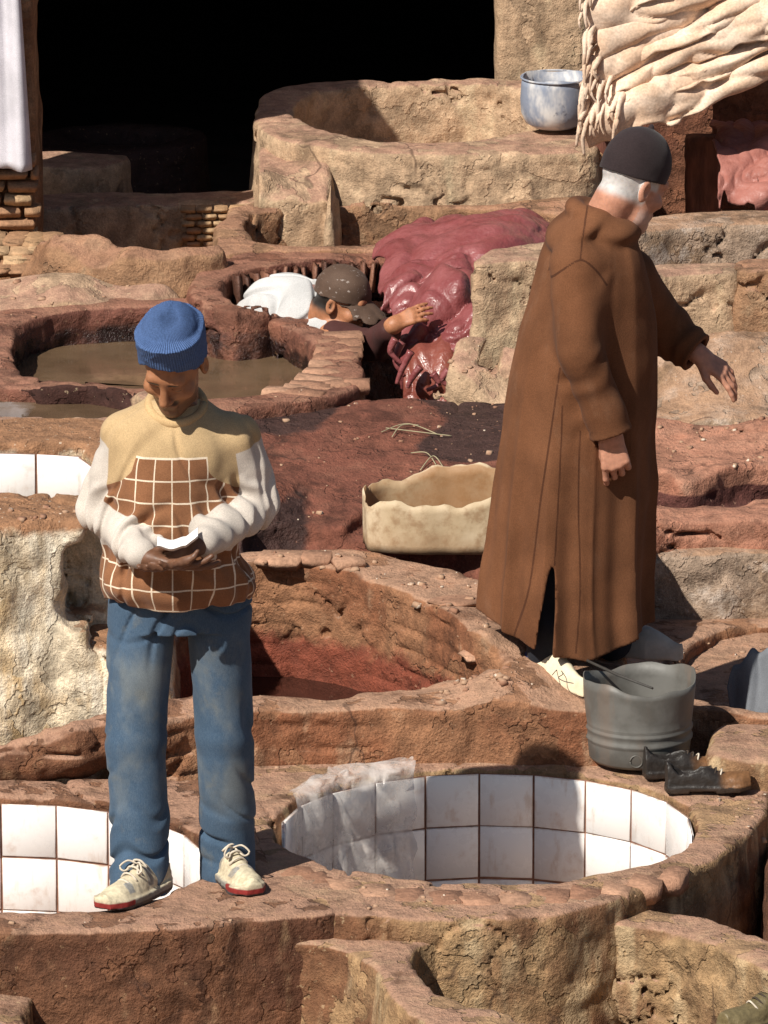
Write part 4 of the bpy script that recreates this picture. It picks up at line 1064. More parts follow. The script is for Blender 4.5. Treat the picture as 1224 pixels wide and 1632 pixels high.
# hood lying on the back and shoulders
f.ell(p2(925, 358, .0), (.105, .155, .045), frame((.86, 0, .5), z=(-.5, 0, .86)), k=.025)
f.ell(p2(900, 378, .02), (.04, .12, .045), frame((.7, 0, .7), z=(-.7, 0, .7)), k=.03)
rg = []
for i in range(25):
    a = 2*math.pi*i/24; c = p2(962, 348, .0); rg.append(c+np.array((.085*math.cos(a), .092*math.sin(a), -.06*math.cos(a)*.6)))
for i in range(24): f.cone(rg[i], rg[i+1], .017, .017, k=.02)
f.ell(p2(972, 368, -.05), (.075, .085, .04), k=.02)
# openings: hem, cuffs, neck
hem0, hem1 = p2(765, 972), p2(880, 1043, -.2)
sl, X, Y, Z = f.box((.1, 20, .0), (1.1, 21.1, .62))
hz = np.interp(X.ravel(), [p2(760, 0)[0], p2(860, 0)[0], p2(940, 0)[0], p2(1040, 0)[0]], [.36, .28, .25, .31]).astype(F32)[:, None, None]+.09*(Y-Y2)*0
f.d[sl] = np.maximum(f.d[sl], hz-Z)
ss = np.array(sorted(secs2)); ins = [(z_,)+tuple(np.interp(z_, ss[:, 0], ss[:, c_])-(.03 if c_ > 2 else 0) for c_ in (1, 2, 3, 4)) for z_ in (.15, .3, .40)]
f.stack(ins, k=.0, wave=lambda th, z, x, y: w2(th, z, x, y)*.8, cut=True, rot=FACE2, p=2.3)
f.cone(nea[2]+e*.05, nea[2]-e*.05, .054, .046, k=.004, cut=True)
ec = nea[2]+e*.005; sl, X, Y, Z = f.box(ec-.1, ec+.12)
cn = np.array((.35, 0, -.94)); cn /= np.linalg.norm(cn)
f.d[sl] = np.where(((X-ec[0])**2+(Y-ec[1])**2+(Z-ec[2])**2 < .11**2) & (f.d[sl] > rob_d[sl]-.2) & (rob_d[sl] > .004), np.maximum(f.d[sl], (X-ec[0])*cn[0]+(Z-ec[2])*cn[2]), f.d[sl])
f.cone(far[2]+e2*.05, far[2]-e2*.05, .05, .042, k=.004, cut=True)
ec = far[2]; sl, X, Y, Z = f.box(ec-.12, ec+.12); f.d[sl] = np.maximum(f.d[sl], (X-ec[0])*e2[0]+(Y-ec[1])*e2[1]+(Z-ec[2])*e2[2])
# slits at the hem and the pocket
a, b = p2(880, 905, -.2), p2(866, 1050, -.2)
sl, X, Y, Z = f.box((.1, 20, .1), (1.1, Y2-.03, a[2]))
tt = np.clip((a[2]-Z)/(a[2]-b[2]), 0, 1.3); xs_ = a[0]+(b[0]-a[0])*tt; ww = .030*np.sqrt(tt)*(1+.15*np.sin(tt*5))
f.d[sl] = np.maximum(f.d[sl], (ww-np.abs(X-xs_)).astype(F32))
f.cone(p2(897, 625, -.2), p2(894, 655, -.2), .008, .008, k=.006, cut=True)
def rf(x, y, z):
    r = .005*fbm(x, y, z, 7, 2)
    for a, b, am, fr in ((nea[0], nea[1], .0014, 9), (nea[1], nea[2], .0022, 11), (far[1], far[2], .003, 14)):
        e_ = b-a; L = np.linalg.norm(e_); t = ((x-a[0])*e_[0]+(y-a[1])*e_[1]+(z-a[2])*e_[2])/L**2
        dd = np.sqrt((x-a[0]-np.clip(t, 0, 1)*e_[0])**2+(y-a[1]-np.clip(t, 0, 1)*e_[1])**2+(z-a[2]-np.clip(t, 0, 1)*e_[2])**2)
        r = r+sstep(.12, .085, dd)*am*np.sin(fr*t+30*(x-a[0])+4*noise(x*9, y*9, z*9))*sstep(-.05, .1, t)*sstep(1.05, .9, t)
    return r
f.warp(rf, .04); V, Q = f.net()
def rcol(m):
    n = m.noise(4, 4, .6, stretch=(1, 1, .4)); c = m.mix(m.ramp(n, .35, .65), (.122, .049, .022), (.158, .066, .031))
    c = m.mix(m.math('MULTIPLY', m.ramp(m.noise(16, 4, .6, off=9, stretch=(1, 1, .5)), .56, .72), .25), c, (.2, .105, .062))
    return m.mix(m.ramp(m.attr('seam'), .0036, .0018), c, (.07, .027, .013))
rb = put('robe', V, Q, cloth_mat('brown wool robe', rcol, .9, 330, .45, .02), man2)
P = vco(rb)
def pl(pts):
    q = smoothline([p2(x_, y_, -.2)[[0, 2]] for x_, y_ in pts], 40); d = np.full(len(P), 9.0)
    for i in range(len(q)-1):
        e_ = q[i+1]-q[i]; t = np.clip(((P[:, [0, 2]]-q[i])@e_)/(e_@e_+1e-12), 0, 1); d = np.minimum(d, np.linalg.norm(P[:, [0, 2]]-q[i]-t[:, None]*e_, axis=1))
    return d
seam = np.minimum.reduce([pl([(938, 345), (930, 380), (925, 415)]), pl([(872, 455), (895, 432), (925, 415), (948, 430), (968, 458)]), pl([(893, 590), (880, 680), (862, 800), (845, 930), (820, 1020)]), pl([(897, 650), (892, 760), (884, 900)]), pl([(925, 690), (922, 800), (925, 940), (918, 1040)])])
attr(rb.data, 'seam', np.where(P[:, 1] < Y2-.03, seam, 9))
# skullcap
def capf(x, y, z):
    yy = y+.010; rr = np.sqrt((x/.0835)**2+(yy/.1045)**2); z0 = .028+.10*y
    h = np.clip((z-.05)/.118, 0, 1.2); rad = np.sqrt(np.maximum(1-h**2.3, 0))+.0
    d = np.maximum((rr-rad)*.083, z-.169); d = np.where(z < .05, (rr-1)*.083, d)
    nub = np.sqrt(x**2+yy**2+((z-.170)*.7)**2)-.007
    return np.maximum(np.minimum(d, nub), z0-z)
f = Field(h2o-.22, h2o+.24, .0036); f.lcl(h2o, H2, .2, capf); f.warp(lambda x, y, z: .002*fbm(x, y, z, 18, 2), .03); V, Q = f.net()
put('skullcap', V, Q, cloth_mat('dark felt', lambda m: m.mix(m.noise(20, 3), (.026, .017, .018), (.036, .025, .026)), .9, 300, .4, .1), man2)
# trousers and socks seen through the slit
f = Field((.25, 20.2, .14), (1.0, 21.0, .7), .006)
f.chain([p2(890, 900, -.09), p2(876, 980, -.1), p2(872, 1040, -.09)], [.09, .07, .055], k=.02); f.chain([p2(950, 900, .08), p2(965, 990, .1), p2(975, 1020, .1)], [.09, .07, .06], k=.02)
f.warp(lambda x, y, z: .006*fbm(x, y, z, 12, 2), .04); V, Q = f.net(); put('trousers', V, Q, cloth_mat('dark trousers', lambda m: m.mix(m.noise(9), (.012, .014, .02), (.022, .024, .032)), .9), man2)
def slipper(toe, heel, col, nm='slipper'):
    fw = (toe-heel).copy(); fw[2] = 0; L = np.linalg.norm(fw); R = head_frame(fw); o = heel.copy()
    f = Field(o-np.array((.35, .35, .03)), o+np.array((.35, .35, .15)), .0042)
    def sh(x, y, z):
        t = np.clip(y/L, -.2, 1.05); w = .042*np.sqrt(np.clip(1-((t-.45)/.62)**2, .0, 1))+.004; w = np.where(t > .6, .04*(1-(t-.6)/.44)+.003, w); w = np.maximum(w, .003)
        hg = .042+.040*sstep(.1, .4, t)*sstep(1.0, .5, t)
        d = (np.sqrt((x/w)**2+(np.maximum(z-.008, 0)/hg)**2)-1)*np.minimum(w, hg)
        return np.maximum(np.maximum(d, np.abs(y-L/2)-L/2), .0-z)
    f.lcl(o, R, .32, sh); f.warp(lambda x, y, z: .0015*fbm(x, y, z, 30, 2), .02); V, Q = f.net()
    return put(nm, V, Q, plain(nm+' leather', col, .6, .12, 40, .25), man2), R
tz = .172
s1, R1 = slipper(onz(932, 1110, tz), onz(832, 1064, tz), (.72, .62, .44)); slipper(onz(1088, 1052, tz), onz(962, 1038, tz), (.42, .38, .33))  # rear slipper: darker copy of the leather, shade put into its colour
# stitched curl on the cream slipper
q = [onz(x_, y_, tz+.055) for x_, y_ in ((880, 1076), (890, 1066), (897, 1074), (890, 1080), (900, 1086), (914, 1089))]
V, Q = tube(smoothline(q, 30), .0013, 5); put('stitching', V, Q, plain('dark stitching', (.06, .05, .05), .9), man2)
f = Field((.3, 20.2, .14), (.8, 20.9, .45), .005); f.chain([p2(872, 1030, -.09), onz(852, 1056, .21), onz(872, 1066, .195)], [.038, .034, .02], k=.02); V, Q = f.net()
put('sock', V, Q, cloth_mat('navy sock', lambda m: m.mix(m.noise(30), (.02, .022, .06), (.03, .03, .08)), .95), man2)

# ================= man bending over the hides
Y3 = 23.68
p3 = lambda px, py, dy=0.0: ony(px, py, Y3+dy)
man3 = thing('person', ony(440, 560, Y3+.1), 'man in white shirt and brown cap bending over the red hides', 'person')
H3 = head_frame((.88, -.36, -.28), (.3, -.1, .95)); h3o = p3(545, 482, -.08)
aa = (p3(520, 530, -.1), p3(590, 556, -.28), p3(628, 518, -.42))
f = Field((-.52, 23.15, .1), (.35, 24.1, 1.05), .0042)
L3 = head(f, h3o, H3, .88)
f.cone(L3(0, -.045, -.05), p3(492, 512, .03), .056, .07, k=.02)
f.chain([p3(398, 560, .12), p3(440, 535, .1), p3(488, 512, .05)], [.09, .10, .08], k=.03)
f.cone(aa[0], aa[1], .042, .038, k=.02); f.cone(aa[1], aa[2], .036, .028, k=.02)
e = aa[2]-aa[1]; e /= np.linalg.norm(e)
hand(f, aa[2]+e*.0, (.86, .12, .42), (-.3, -.75, .6), side=1, curls=(.2, .22, .25, .3), s=.74, thumb=(.4, .2), spread=.05)
V, Q = f.net(); b3 = put('body', V, Q, bpy.data.materials['warm brown skin'], man3)
paint(b3, (.40, .17, .085), [
    (in_h(h3o, H3, lambda x, y, z: sstep(.0, -.012, y)*sstep(-.05, -.02, z)*(np.abs(x) < .074)*(z < .2)), (.02, .015, .012)),
    (in_h(h3o, H3, lambda x, y, z: .6*sstep(-.04, -.07, z)*(y > .02)*(z > -.13)), (.06, .035, .025))])
f = Field((-.56, 23.35, .1), (-.02, 24.28, 1.0), .005)
f.chain([p3(392, 562, .2), p3(452, 508, .13), p3(490, 505, .05)], [.13, .14, .115], k=.03); f.cone(p3(486, 510, .02), p3(525, 535, -.08), .09, .07, k=.04)
f.warp(lambda x, y, z: .008*fbm(x, y, z, 8, 2)+.02*(sstep(.55, 0, np.abs(np.sin(16*x+13*z+2.5*noise(x*7, y*7, z*7))))-.3), .05); V, Q = f.net()
put('shirt', V, Q, cloth_mat('white cotton', lambda m: m.mix(m.noise(8), (.5, .49, .48), (.56, .55, .54)), .85), man3)
cr = []
for i in range(25):
    a = 2*math.pi*i/24; n_ = L3(0, -.045, -.05)-p3(492, 512, .03); n_ /= np.linalg.norm(n_); A = frame(n_, z=(0, 1, 0))
    cr.append(p3(500, 505, .02)+n_*.02+.078*(A[:, 1]*math.cos(a)+A[:, 2]*math.sin(a)))
f = Field((-.5, 23.3, .5), (.0, 24.13, 1.05), .0045)
for i in range(24): f.cone(cr[i], cr[i+1], .021, .021, k=.01)
f.warp(lambda x, y, z: .004*fbm(x, y, z, 20, 2), .03); V, Q = f.net(); put('collar', V, Q, cloth_mat('mauve wool collar', lambda m: m.mix(m.noise(20), (.26, .15, .13), (.34, .21, .18)), .95), man3)
f = Field((-.25, 23.2, .4), (.25, 24.13, 1.0), .0045)
f.cone(p3(535, 540, -.12), aa[1]+np.array((.01, 0, 0)), .062, .055, k=.02); f.cone(aa[1], aa[1]+(aa[2]-aa[1])*.8, .05, .04, k=.02)
f.warp(lambda x, y, z: .006*fbm(x, y, z, 16, 2), .03); V, Q = f.net(); put('sleeve', V, Q, cloth_mat('dark sleeve cloth', lambda m: m.mix(m.noise(12), (.05, .02, .018), (.08, .03, .027)), .6), man3)  # sleeve coloured far darker than the shirt
def cap3(x, y, z):
    x, y, z = x/.88, y/.88, z/.88; yy = y+.008; rr = np.sqrt((x/.086)**2+(yy/.106)**2); h = np.clip((z-.04)/.10, 0, 1.2)
    d = np.where(z < .04, (rr-1)*.085, np.maximum((rr-np.sqrt(np.maximum(1-h**2.4, 0)))*.085, z-.14))
    d = np.maximum(d, .022+.08*y-z)
    br = (np.sqrt((x/.074)**2+((y-.085)/.095)**2+((z-.036+.30*np.maximum(y-.08, 0)+5*x*x)/.010)**2)-1)*.010
    return np.minimum(d, br)*.88
f = Field(h3o-.25, h3o+.27, .0036); f.lcl(h3o, H3, .22, cap3); f.warp(lambda x, y, z: .003*fbm(x, y, z, 22, 2), .03); V, Q = f.net()
def c3(m): 
    c = m.mix(m.noise(15), (.075, .045, .032), (.11, .07, .05)); return m.mix(m.ramp(m.noise(55, 4, .6), .62, .68), c, (.3, .25, .22))
put('cap', V, Q, cloth_mat('stained brown cap', c3, .7), man3)
# ------------------------------------------------------------------ things lying about
def lathe(prof, c, n=48, wob=None):
    """prof rows (r, z); wob(theta, k, r, z) -> r, z"""
    V = []
    for i in range(n):
        a = 2*math.pi*i/n
        for k, (r_, z_) in enumerate(prof):
            if wob: r_, z_ = wob(a, k, r_, z_)
            V.append((c[0]+r_*math.cos(a), c[1]+r_*math.sin(a), c[2]+z_))
    return np.array(V), gridq(n, len(prof), True)
# ---- grey bucket cut from a drum
bc = onz(1018, 1209, .012); bc[2] = .012
bk = thing('bucket', bc, 'grey cut down metal drum used as bucket beside the tiled vat', 'bucket')
pr = [(.002, .004), (.11, .004), (.134, .006), (.142, .016), (.1455, .06)]
for z_ in (.075, .103):
    pr += [(.1465, z_-.010), (.1505, z_-.005), (.1505, z_), (.147, z_+.006)]
pr += [(.150, .14), (.154, .19), (.156, .215), (.1565, .238), (.1535, .238), (.1525, .2), (.148, .12), (.142, .04), (.13, .02), (.002, .018)]
iw = [i for i, (r_, z_) in enumerate(pr) if z_ >= .235]
def wobb(a, k, r_, z_):
    r_ *= 1+.012*math.sin(2*a+1)*(z_/.2)
    if z_ > .2: z_ += (.012*math.sin(2*a+.6)+.006*math.sin(5*a)+.002*math.sin(11*a))*(z_-.2)/.038
    return r_, z_
V, Q = lathe(pr, bc, 72, wobb)
def m_bucket():
    m = NT('weathered grey metal'); n = m.noise(9, 4, .6); s_ = m.noise(12, 4, .6, stretch=(1, 1, .2))
    c = m.mix(m.ramp(n, .4, .65), (.105, .1, .09), (.145, .14, .128)); c = m.mix(m.math('MULTIPLY', m.ramp(s_, .52, .7), .5), c, (.17, .12, .09))
    m.col(c); m.rough(m.ramp(n, .3, .7, .42, .6)); m.spec(.4); m.nor(m.bump(m.noise(25, 3), .12, .01)); return m.m
M['bucket'] = m_bucket(); put('shell', V, Q, M['bucket'], bk)
def ringd(c, ax, r, t, n=24):
    A = frame(ax, z=(0, 0, 1)); return tube([c+r*(A[:, 1]*math.cos(x)+A[:, 2]*math.sin(x)) for x in np.linspace(0, 2*math.pi, n)], t, 6)
V, Q = ringd(bc+np.array((-.012, -.1425, .034)), (0, 1, 0), .017, .0022); put('boss', V, Q, M['bucket'], bk)
stk = tube([ony(936, 1053, bc[1]+.12), ony(985, 1076, bc[1]+.0), ony(1040, 1097, bc[1]-.145)], [.004, .0045, .0035], 7)
o = put('stick', *stk, plain('dark stick', (.05, .045, .04), .7, .2, 60)); tag(o, 'thin dark stick resting across the rim of the grey bucket', 'stick')
# ---- old leather shoes
def old_shoe(toe, fwd, label, cols, yawz=0.0, s=1.0, name='shoe', group=None):
    fw = np.array(fwd, float); fw[2] = 0; fw /= np.linalg.norm(fw); R = head_frame(fw); toe = np.array(toe, float); o = toe-fw*.14; o[2] = toe[2]
    o = toe-fw*.14*s; o[2] = toe[2]; R0 = R; R = R/1.0
    f = Field(o-np.array((.21, .21, .03)), o+np.array((.21, .21, .14)), .0034)
    def outl(y): return .030+.014*sstep(-.1, .06, y)-.018*sstep(.08, .14, y)**2
    def sole(x, y, z):
        w = outl(y)+.005; d2 = np.abs(x)-w; e = np.abs(y)-.139
        q = np.sqrt(np.maximum(d2+.022, 0)**2+np.maximum(e+.022, 0)**2)-.022+np.minimum(np.maximum(d2+.022, e+.022), 0)
        return np.maximum(q, np.maximum(z-.024, np.where((y > -.065) & (y < .02), .010, .002)+.010*sstep(.08, .14, y)-z))
    def upper(x, y, z):
        hgt = .05+.034*sstep(.06, -.03, y)+.012*sstep(-.06, -.13, y); w = outl(y)
        q = (np.sqrt((x/w)**2+(np.maximum(z-.01, 0)/hgt)**3)-1)*w; return np.maximum(np.maximum(q, np.abs(y)-.136), .012-z)
    sc_ = lambda fn: (lambda x, y, z: fn(x/s, y/s, z/s)*s)
    f.lcl(o, R, .18, sc_(sole)); f.lcl(o, R, .18, sc_(upper), k=.006)
    f.lcl(o, R, .18, sc_(lambda x, y, z: (np.sqrt((x/.027)**2+((y+.062)/.062)**2+(np.minimum(z-.075, 0)/.05)**2)-1)*.027), k=.006, cut=True)
    f.warp(lambda x, y, z: .002*fbm(x, y, z, 18, 2)+.001*fbm(x, y, z, 60, 2), .03)
    V, Q = f.net(); b = put(name, V, Q, M['oldshoe']); tag(b, label, 'shoe', group); x, y, z = tolocal(vco(b), o, R).T/s
    c = np.tile(np.array(cols[0], float), (len(x), 1)); w = sstep(.02, .07, y+.02*fbm(V[:, 0], V[:, 1], V[:, 2], 20, 2))[:, None]; c = c*(1-w)+np.array(cols[1])*w
    w = (z < .022)[:, None]; c = np.where(w, np.array(cols[2]), c); cattr(b.data, 'col', c)
    L = lambda *p: o+R@(np.array(p)*s)
    for i in range(3):
        V, Q = tube(smoothline([L(-.024, .04-.018*i, .055+.008*i), L(0, .046-.018*i, .071+.006*i), L(.024, .036-.018*i, .055+.008*i)], 8), .0026, 5); put('lace', V, Q, M['lace'] if i == 0 else M['darklace'], b)
    return b
M['oldshoe'] = m_col('cracked shoe leather', .5, .5, .7); M['darklace'] = plain('dark lace', (.05, .035, .025), .9)
old_shoe(onz(1158, 1232, .008), (.96, .2, 0), 'worn black leather shoe, half hidden behind its brown toed mate', [(.022, .017, .014), (.16, .075, .03), (.03, .02, .015)], s=.86, group='old leather shoes')
old_shoe(onz(1196, 1258, .008), (.98, .12, 0), 'worn black leather shoe with brown toe in front of its mate', [(.022, .017, .014), (.18, .085, .034), (.035, .022, .015)], s=.86, group='old leather shoes')
old_shoe(onz(1150, 1650, -.045), (-.75, -.6, 0), 'olive shoe cut off by the bottom right corner', [(.13, .10, .045), (.16, .125, .06), (.07, .05, .03)])
# ---- crumpled clear plastic in the tiled vat
def m_plastic():
    m = NT('milky plastic film'); tr = m.new('BsdfTransparent'); mx = m.new('MixShader')
    m.col((.72, .66, .62)); m.rough(.22); m.spec(.6); m.b.inputs['Subsurface Weight'].default_value = 0
    n = m.noise(14, 4, .6); m.nor(m.bump(n, .5, .02)); m.setv(mx.inputs[0], m.ramp(n, .35, .65, .25, .65))
    m.link(tr.outputs[0], mx.inputs[1]); m.link(m.b.outputs[0], mx.inputs[2]); m.link(mx.outputs[0], m.out.inputs[0]); return m.m
prs = [(.11, .010), (.06, .012), (.01, .016), (-.03, .0), (-.042, -.08), (-.048, -.18), (-.055, -.27), (-.075, -.36), (-.12, -.42)]
prl = smoothline(np.array(prs), 44); nu, nv = 60, len(prl); V = []
for i in range(nu):
    u = i/(nu-1); px = 462+u*196+6*math.sin(u*9); py = 1316-92*math.sqrt(max(0.02, 1-((px-776)/338)**2)); wp = onz(px, py, 0.)
    for j in range(nv):
        t = j/(nv-1); dy, z = prl[j]; t2 = t*(.9+.1*math.sin(u*7+1))
        n_a = float(noise(u*5, t*6, 3.3)); n_b = float(noise(u*13, t*15, 1.1)); cr = .030*abs(n_a)+.016*abs(n_b)
        inw = .05*(1-u)*t
        V.append((wp[0]+inw+.02*n_b*t+(.03*n_a if t < .3 else 0), wp[1]+dy*(1 if t > .3 else .8+.5*float(noise(u*4, .3, 7)))-cr*(t > .28)-.01, z+.012+(cr*.6 if t < .3 else 0)))
o = put('plastic_sheet', np.array(V), gridq(nu, nv), m_plastic()); tag(o, 'crumpled clear plastic sheet hanging into the tiled vat', 'plastic sheet')
# ---- blue cloth hanging in the shaded vat
V = []
nu, nv = 50, 24; ca, cb = onz(1148, 1040, .0), onz(1330, 1010, .0)
for i in range(nu):
    u = i/(nu-1)
    for j in range(nv):
        t = j/(nv-1); fx = .03*math.sin(u*13+1.2*math.sin(t*3))*(.4+.6*t)+.015*math.sin(u*31+2*t)
        V.append((ca[0]+(cb[0]-ca[0])*u+.01*math.sin(7*t), 20.95-.10*t-.05*u+fx, (.15-.13*math.exp(-9*u))-.42*t+.012*math.sin(u*40)*(1-t)))
o = put('blue_cloth', np.array(V), gridq(nu, nv), cloth_mat('faded blue cotton', lambda m: m.mix(m.noise(12), (.14, .15, .17), (.2, .21, .23)), .9)); tag(o, 'faded blue cloth hanging in the shaded vat at the right edge', 'cloth')
o.modifiers.new('thick', 'SOLIDIFY').thickness = .004
# ---- strip of cut plastic drum
kc = ony(712, 830, 21.56); kc[2] = .30
V = []; nu, nv = 90, 7
for i in range(nu):
    a = 2*math.pi*i/nu; ca_, sa = math.cos(a), math.sin(a)
    top = .155+.075*max(0, sa)**.6*(.65+.35*ca_)+.012*ca_+.009*math.sin(5*a)+.006*math.sin(11*a+1)+.004*math.sin(23*a)
    if abs(a-math.pi) < .12: top += .018
    r_ = (abs(ca_)**3.2+abs(sa)**3.2)**(-1/3.2)*.93*(1+.012*math.sin(9*a)+.008*math.sin(17*a+1))
    for j in range(nv):
        t = j/(nv-1); V.append((kc[0]+.262*r_*ca_*(1+.01*t), kc[1]-.06+.125*r_*sa*(1+.01*t), kc[2]+t*top))
def m_drum():
    m = NT('stained yellow plastic'); n = m.noise(7, 4, .6, stretch=(1, 1, .7)); n2 = m.noise(24, 4, .65); z = m.new('SeparateXYZ'); m.link(m.pos(), z.inputs[0])
    c = m.mix(m.ramp(n, .35, .65), (.46, .35, .22), (.6, .48, .33)); c = m.mix(m.ramp(n2, .42, .7, 0, .75), c, (.28, .17, .09)); 
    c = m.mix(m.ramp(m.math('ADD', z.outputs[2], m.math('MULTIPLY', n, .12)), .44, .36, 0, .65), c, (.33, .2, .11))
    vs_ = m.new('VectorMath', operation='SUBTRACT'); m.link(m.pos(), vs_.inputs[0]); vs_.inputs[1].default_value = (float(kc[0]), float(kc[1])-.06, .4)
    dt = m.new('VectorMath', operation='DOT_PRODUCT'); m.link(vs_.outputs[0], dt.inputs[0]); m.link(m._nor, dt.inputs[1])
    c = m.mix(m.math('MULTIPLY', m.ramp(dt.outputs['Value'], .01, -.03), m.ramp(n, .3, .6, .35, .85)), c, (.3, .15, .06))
    m.col(c); m.rough(.6); m.spec(.3); m.nor(m.bump(n2, .3, .005)); return m.m
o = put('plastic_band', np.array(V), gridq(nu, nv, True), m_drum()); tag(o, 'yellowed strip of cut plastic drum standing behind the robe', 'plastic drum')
o.modifiers.new('thick', 'SOLIDIFY').thickness = .0035
# ---- red hides
def m_hide(name, c1, c2, rough):
    m = NT(name); n = m.noise(8, 4, .6); n2 = m.noise(45, 4, .65)
    m.col(m.mix(m.ramp(n, .35, .65), c1, c2)); m.rough(m.ramp(n2, .3, .7, rough*.7, rough*1.5)); m.spec(.6)
    m.nor(m.bump(m.math('ADD', m.noise(16, 3, .6, off=3), m.math('MULTIPLY', n2, .25)), .6, .018)); return m.m
M['hide'] = m_hide('wet red hide', (.2, .048, .048), (.27, .08, .08), .4); M['hide2'] = m_hide('wet orange red hide', (.19, .05, .036), (.25, .075, .052), .34)
pH = lambda px, py, Y: ony(px, py, Y)
def drape(label, px0, px1, prof, mat, zs=0.0, amp=.022, fr=(7, 9), seed=0, hump=0.0, jag=.22, nu=110, nv=60, group='wet red hides', name='hide', ys=0.0, skew=0.0):
    P_ = smoothline(np.array(prof), nv); nv = len(P_); ym = P_[nv//2, 0]; xa_, xb_ = ony(px0, 450, ym)[0], ony(px1, 450, ym)[0]
    U = np.linspace(0, 1, nu)[:, None]; T = np.linspace(0, 1, nv)[None, :]
    jg = 1-jag*(.5+.5*noise(U*5+seed, 0*U+seed, 0*U)+.35*noise(U*17+seed, 0*U, 0*U+3)); TT = np.clip(T*jg, 0, 1)
    s0 = .5*jag*noise(TT*4+seed, 0*TT+7, 0*TT)
    X = xa_+(xb_-xa_)*(U+(U-.5)*.5*s0+.04*noise(T*9+seed, 0*T, 0*T+1)*(1 if jag else 0))+skew*T
    k = TT*(nv-1); Yv = np.interp(k, np.arange(nv), P_[:, 0]); Zv = np.interp(k, np.arange(nv), P_[:, 1])
    tg = np.gradient(P_, axis=0); tg /= np.linalg.norm(tg, axis=1)[:, None]+1e-9; ny = np.interp(k, np.arange(nv), tg[:, 1]); nz_ = np.interp(k, np.arange(nv), -tg[:, 0])
    L_ = np.linalg.norm(np.diff(P_, axis=0), axis=1).sum(); S = TT*L_
    w1_ = noise(X*4+seed, S*4, 0*X+seed)*.09; w2_ = noise(X*9+seed, S*9, 0*X+5)*.03
    n1_ = noise((X+w1_)*fr[0]+seed, (S+.5*w1_+w2_)*fr[1]+.6*X*fr[0], 0*X+seed); n2_ = noise((X+w2_)*fr[0]*2.7+seed, (S+w1_)*fr[1]*2.3-X*4, 0*X+2)
    h = amp*(3.0*np.abs(n1_)**.7-1.3)+amp*.45*(2*np.abs(n2_)**.7-1)
    V = np.stack([X+0*T, Yv+ny*h*(-1)*np.sign(1)+ys*U, Zv+nz_*h*1.0+zs*U], 2)
    # outward is up and towards the front
    V[:, :, 1] = Yv-np.abs(ny)*h+ys*U; V[:, :, 2] = Zv+np.abs(nz_)*h+zs*U-hump*(2*U-1)**4+.5*hump*noise(U*4+seed, T*3, 0*U)
    o = put(name, V.reshape(-1, 3), gridq(nu, nv)[:, ::-1], M[mat]); tag(o, label, 'hide', group); o.modifiers.new('thick', 'SOLIDIFY').thickness = .010; return o
drape('large wet red hide spread on top of the pile behind the robe', 606, 880, [(24.35, .60), (24.1, .655), (23.9, .66), (23.72, .64), (23.6, .60), (23.54, .55)], 'hide', zs=.05, amp=.024, fr=(3.2, 6), seed=1, jag=.12, ys=.18, hump=.07)
drape('wet red hide folded below the large one, behind the hand of the capped man', 622, 762, [(23.75, .60), (23.6, .60), (23.5, .565), (23.45, .50), (23.42, .44)], 'hide', zs=.03, amp=.026, fr=(4, 7), seed=4, jag=.12, hump=.05)
drape('wet red hide hanging down beside the tan mud block', 640, 772, [(23.6, .585), (23.45, .575), (23.36, .52), (23.3, .45), (23.27, .36)], 'hide', zs=.07, amp=.024, fr=(5, 6), seed=7, jag=.14, hump=.05)
drape('small orange red hide at the bottom of the pile', 645, 730, [(23.4, .48), (23.28, .455), (23.22, .40), (23.19, .33), (23.18, .26)], 'hide2', zs=.02, amp=.018, fr=(6, 6), seed=9, jag=.1, nu=60, hump=.04)
M['hide_dry'] = m_hide('dry pink hide', (.3, .105, .08), (.36, .14, .11), .7)
drape('dry red hide heaped at the right edge behind the grey tan wall', 1140, 1300, [(25.6, .72), (25.3, .74), (25.1, .71), (24.98, .62), (24.95, .5)], 'hide_dry', amp=.02, fr=(6, 5), seed=3, jag=.2, group=None)
o3 = None
for i, pts in enumerate([[(640, 545), (630, 575), (645, 600)], [(655, 560), (640, 590), (632, 612)], [(670, 585), (655, 605), (650, 618)], [(690, 595), (700, 612), (680, 622)], [(630, 540), (622, 560), (640, 580)], [(715, 590), (705, 605), (720, 618)]]):
    V, Q = tube(smoothline([pH(x_, y_, 23.1-.03*(i % 3)) for x_, y_ in pts], 12), np.linspace(.014, .006, 13), 7)
    tag(put('hide_strip', V, Q, M['hide']), ['curled red hide strip nearest the black pit', 'long red hide strip dangling to the ground', 'short red hide strip below the orange hide', 'hooked red hide strip at the foot of the pile', 'upper red hide strip beside the black pit', 'rightmost red hide strip below the pile'][i], 'hide strip', 'hide strips')
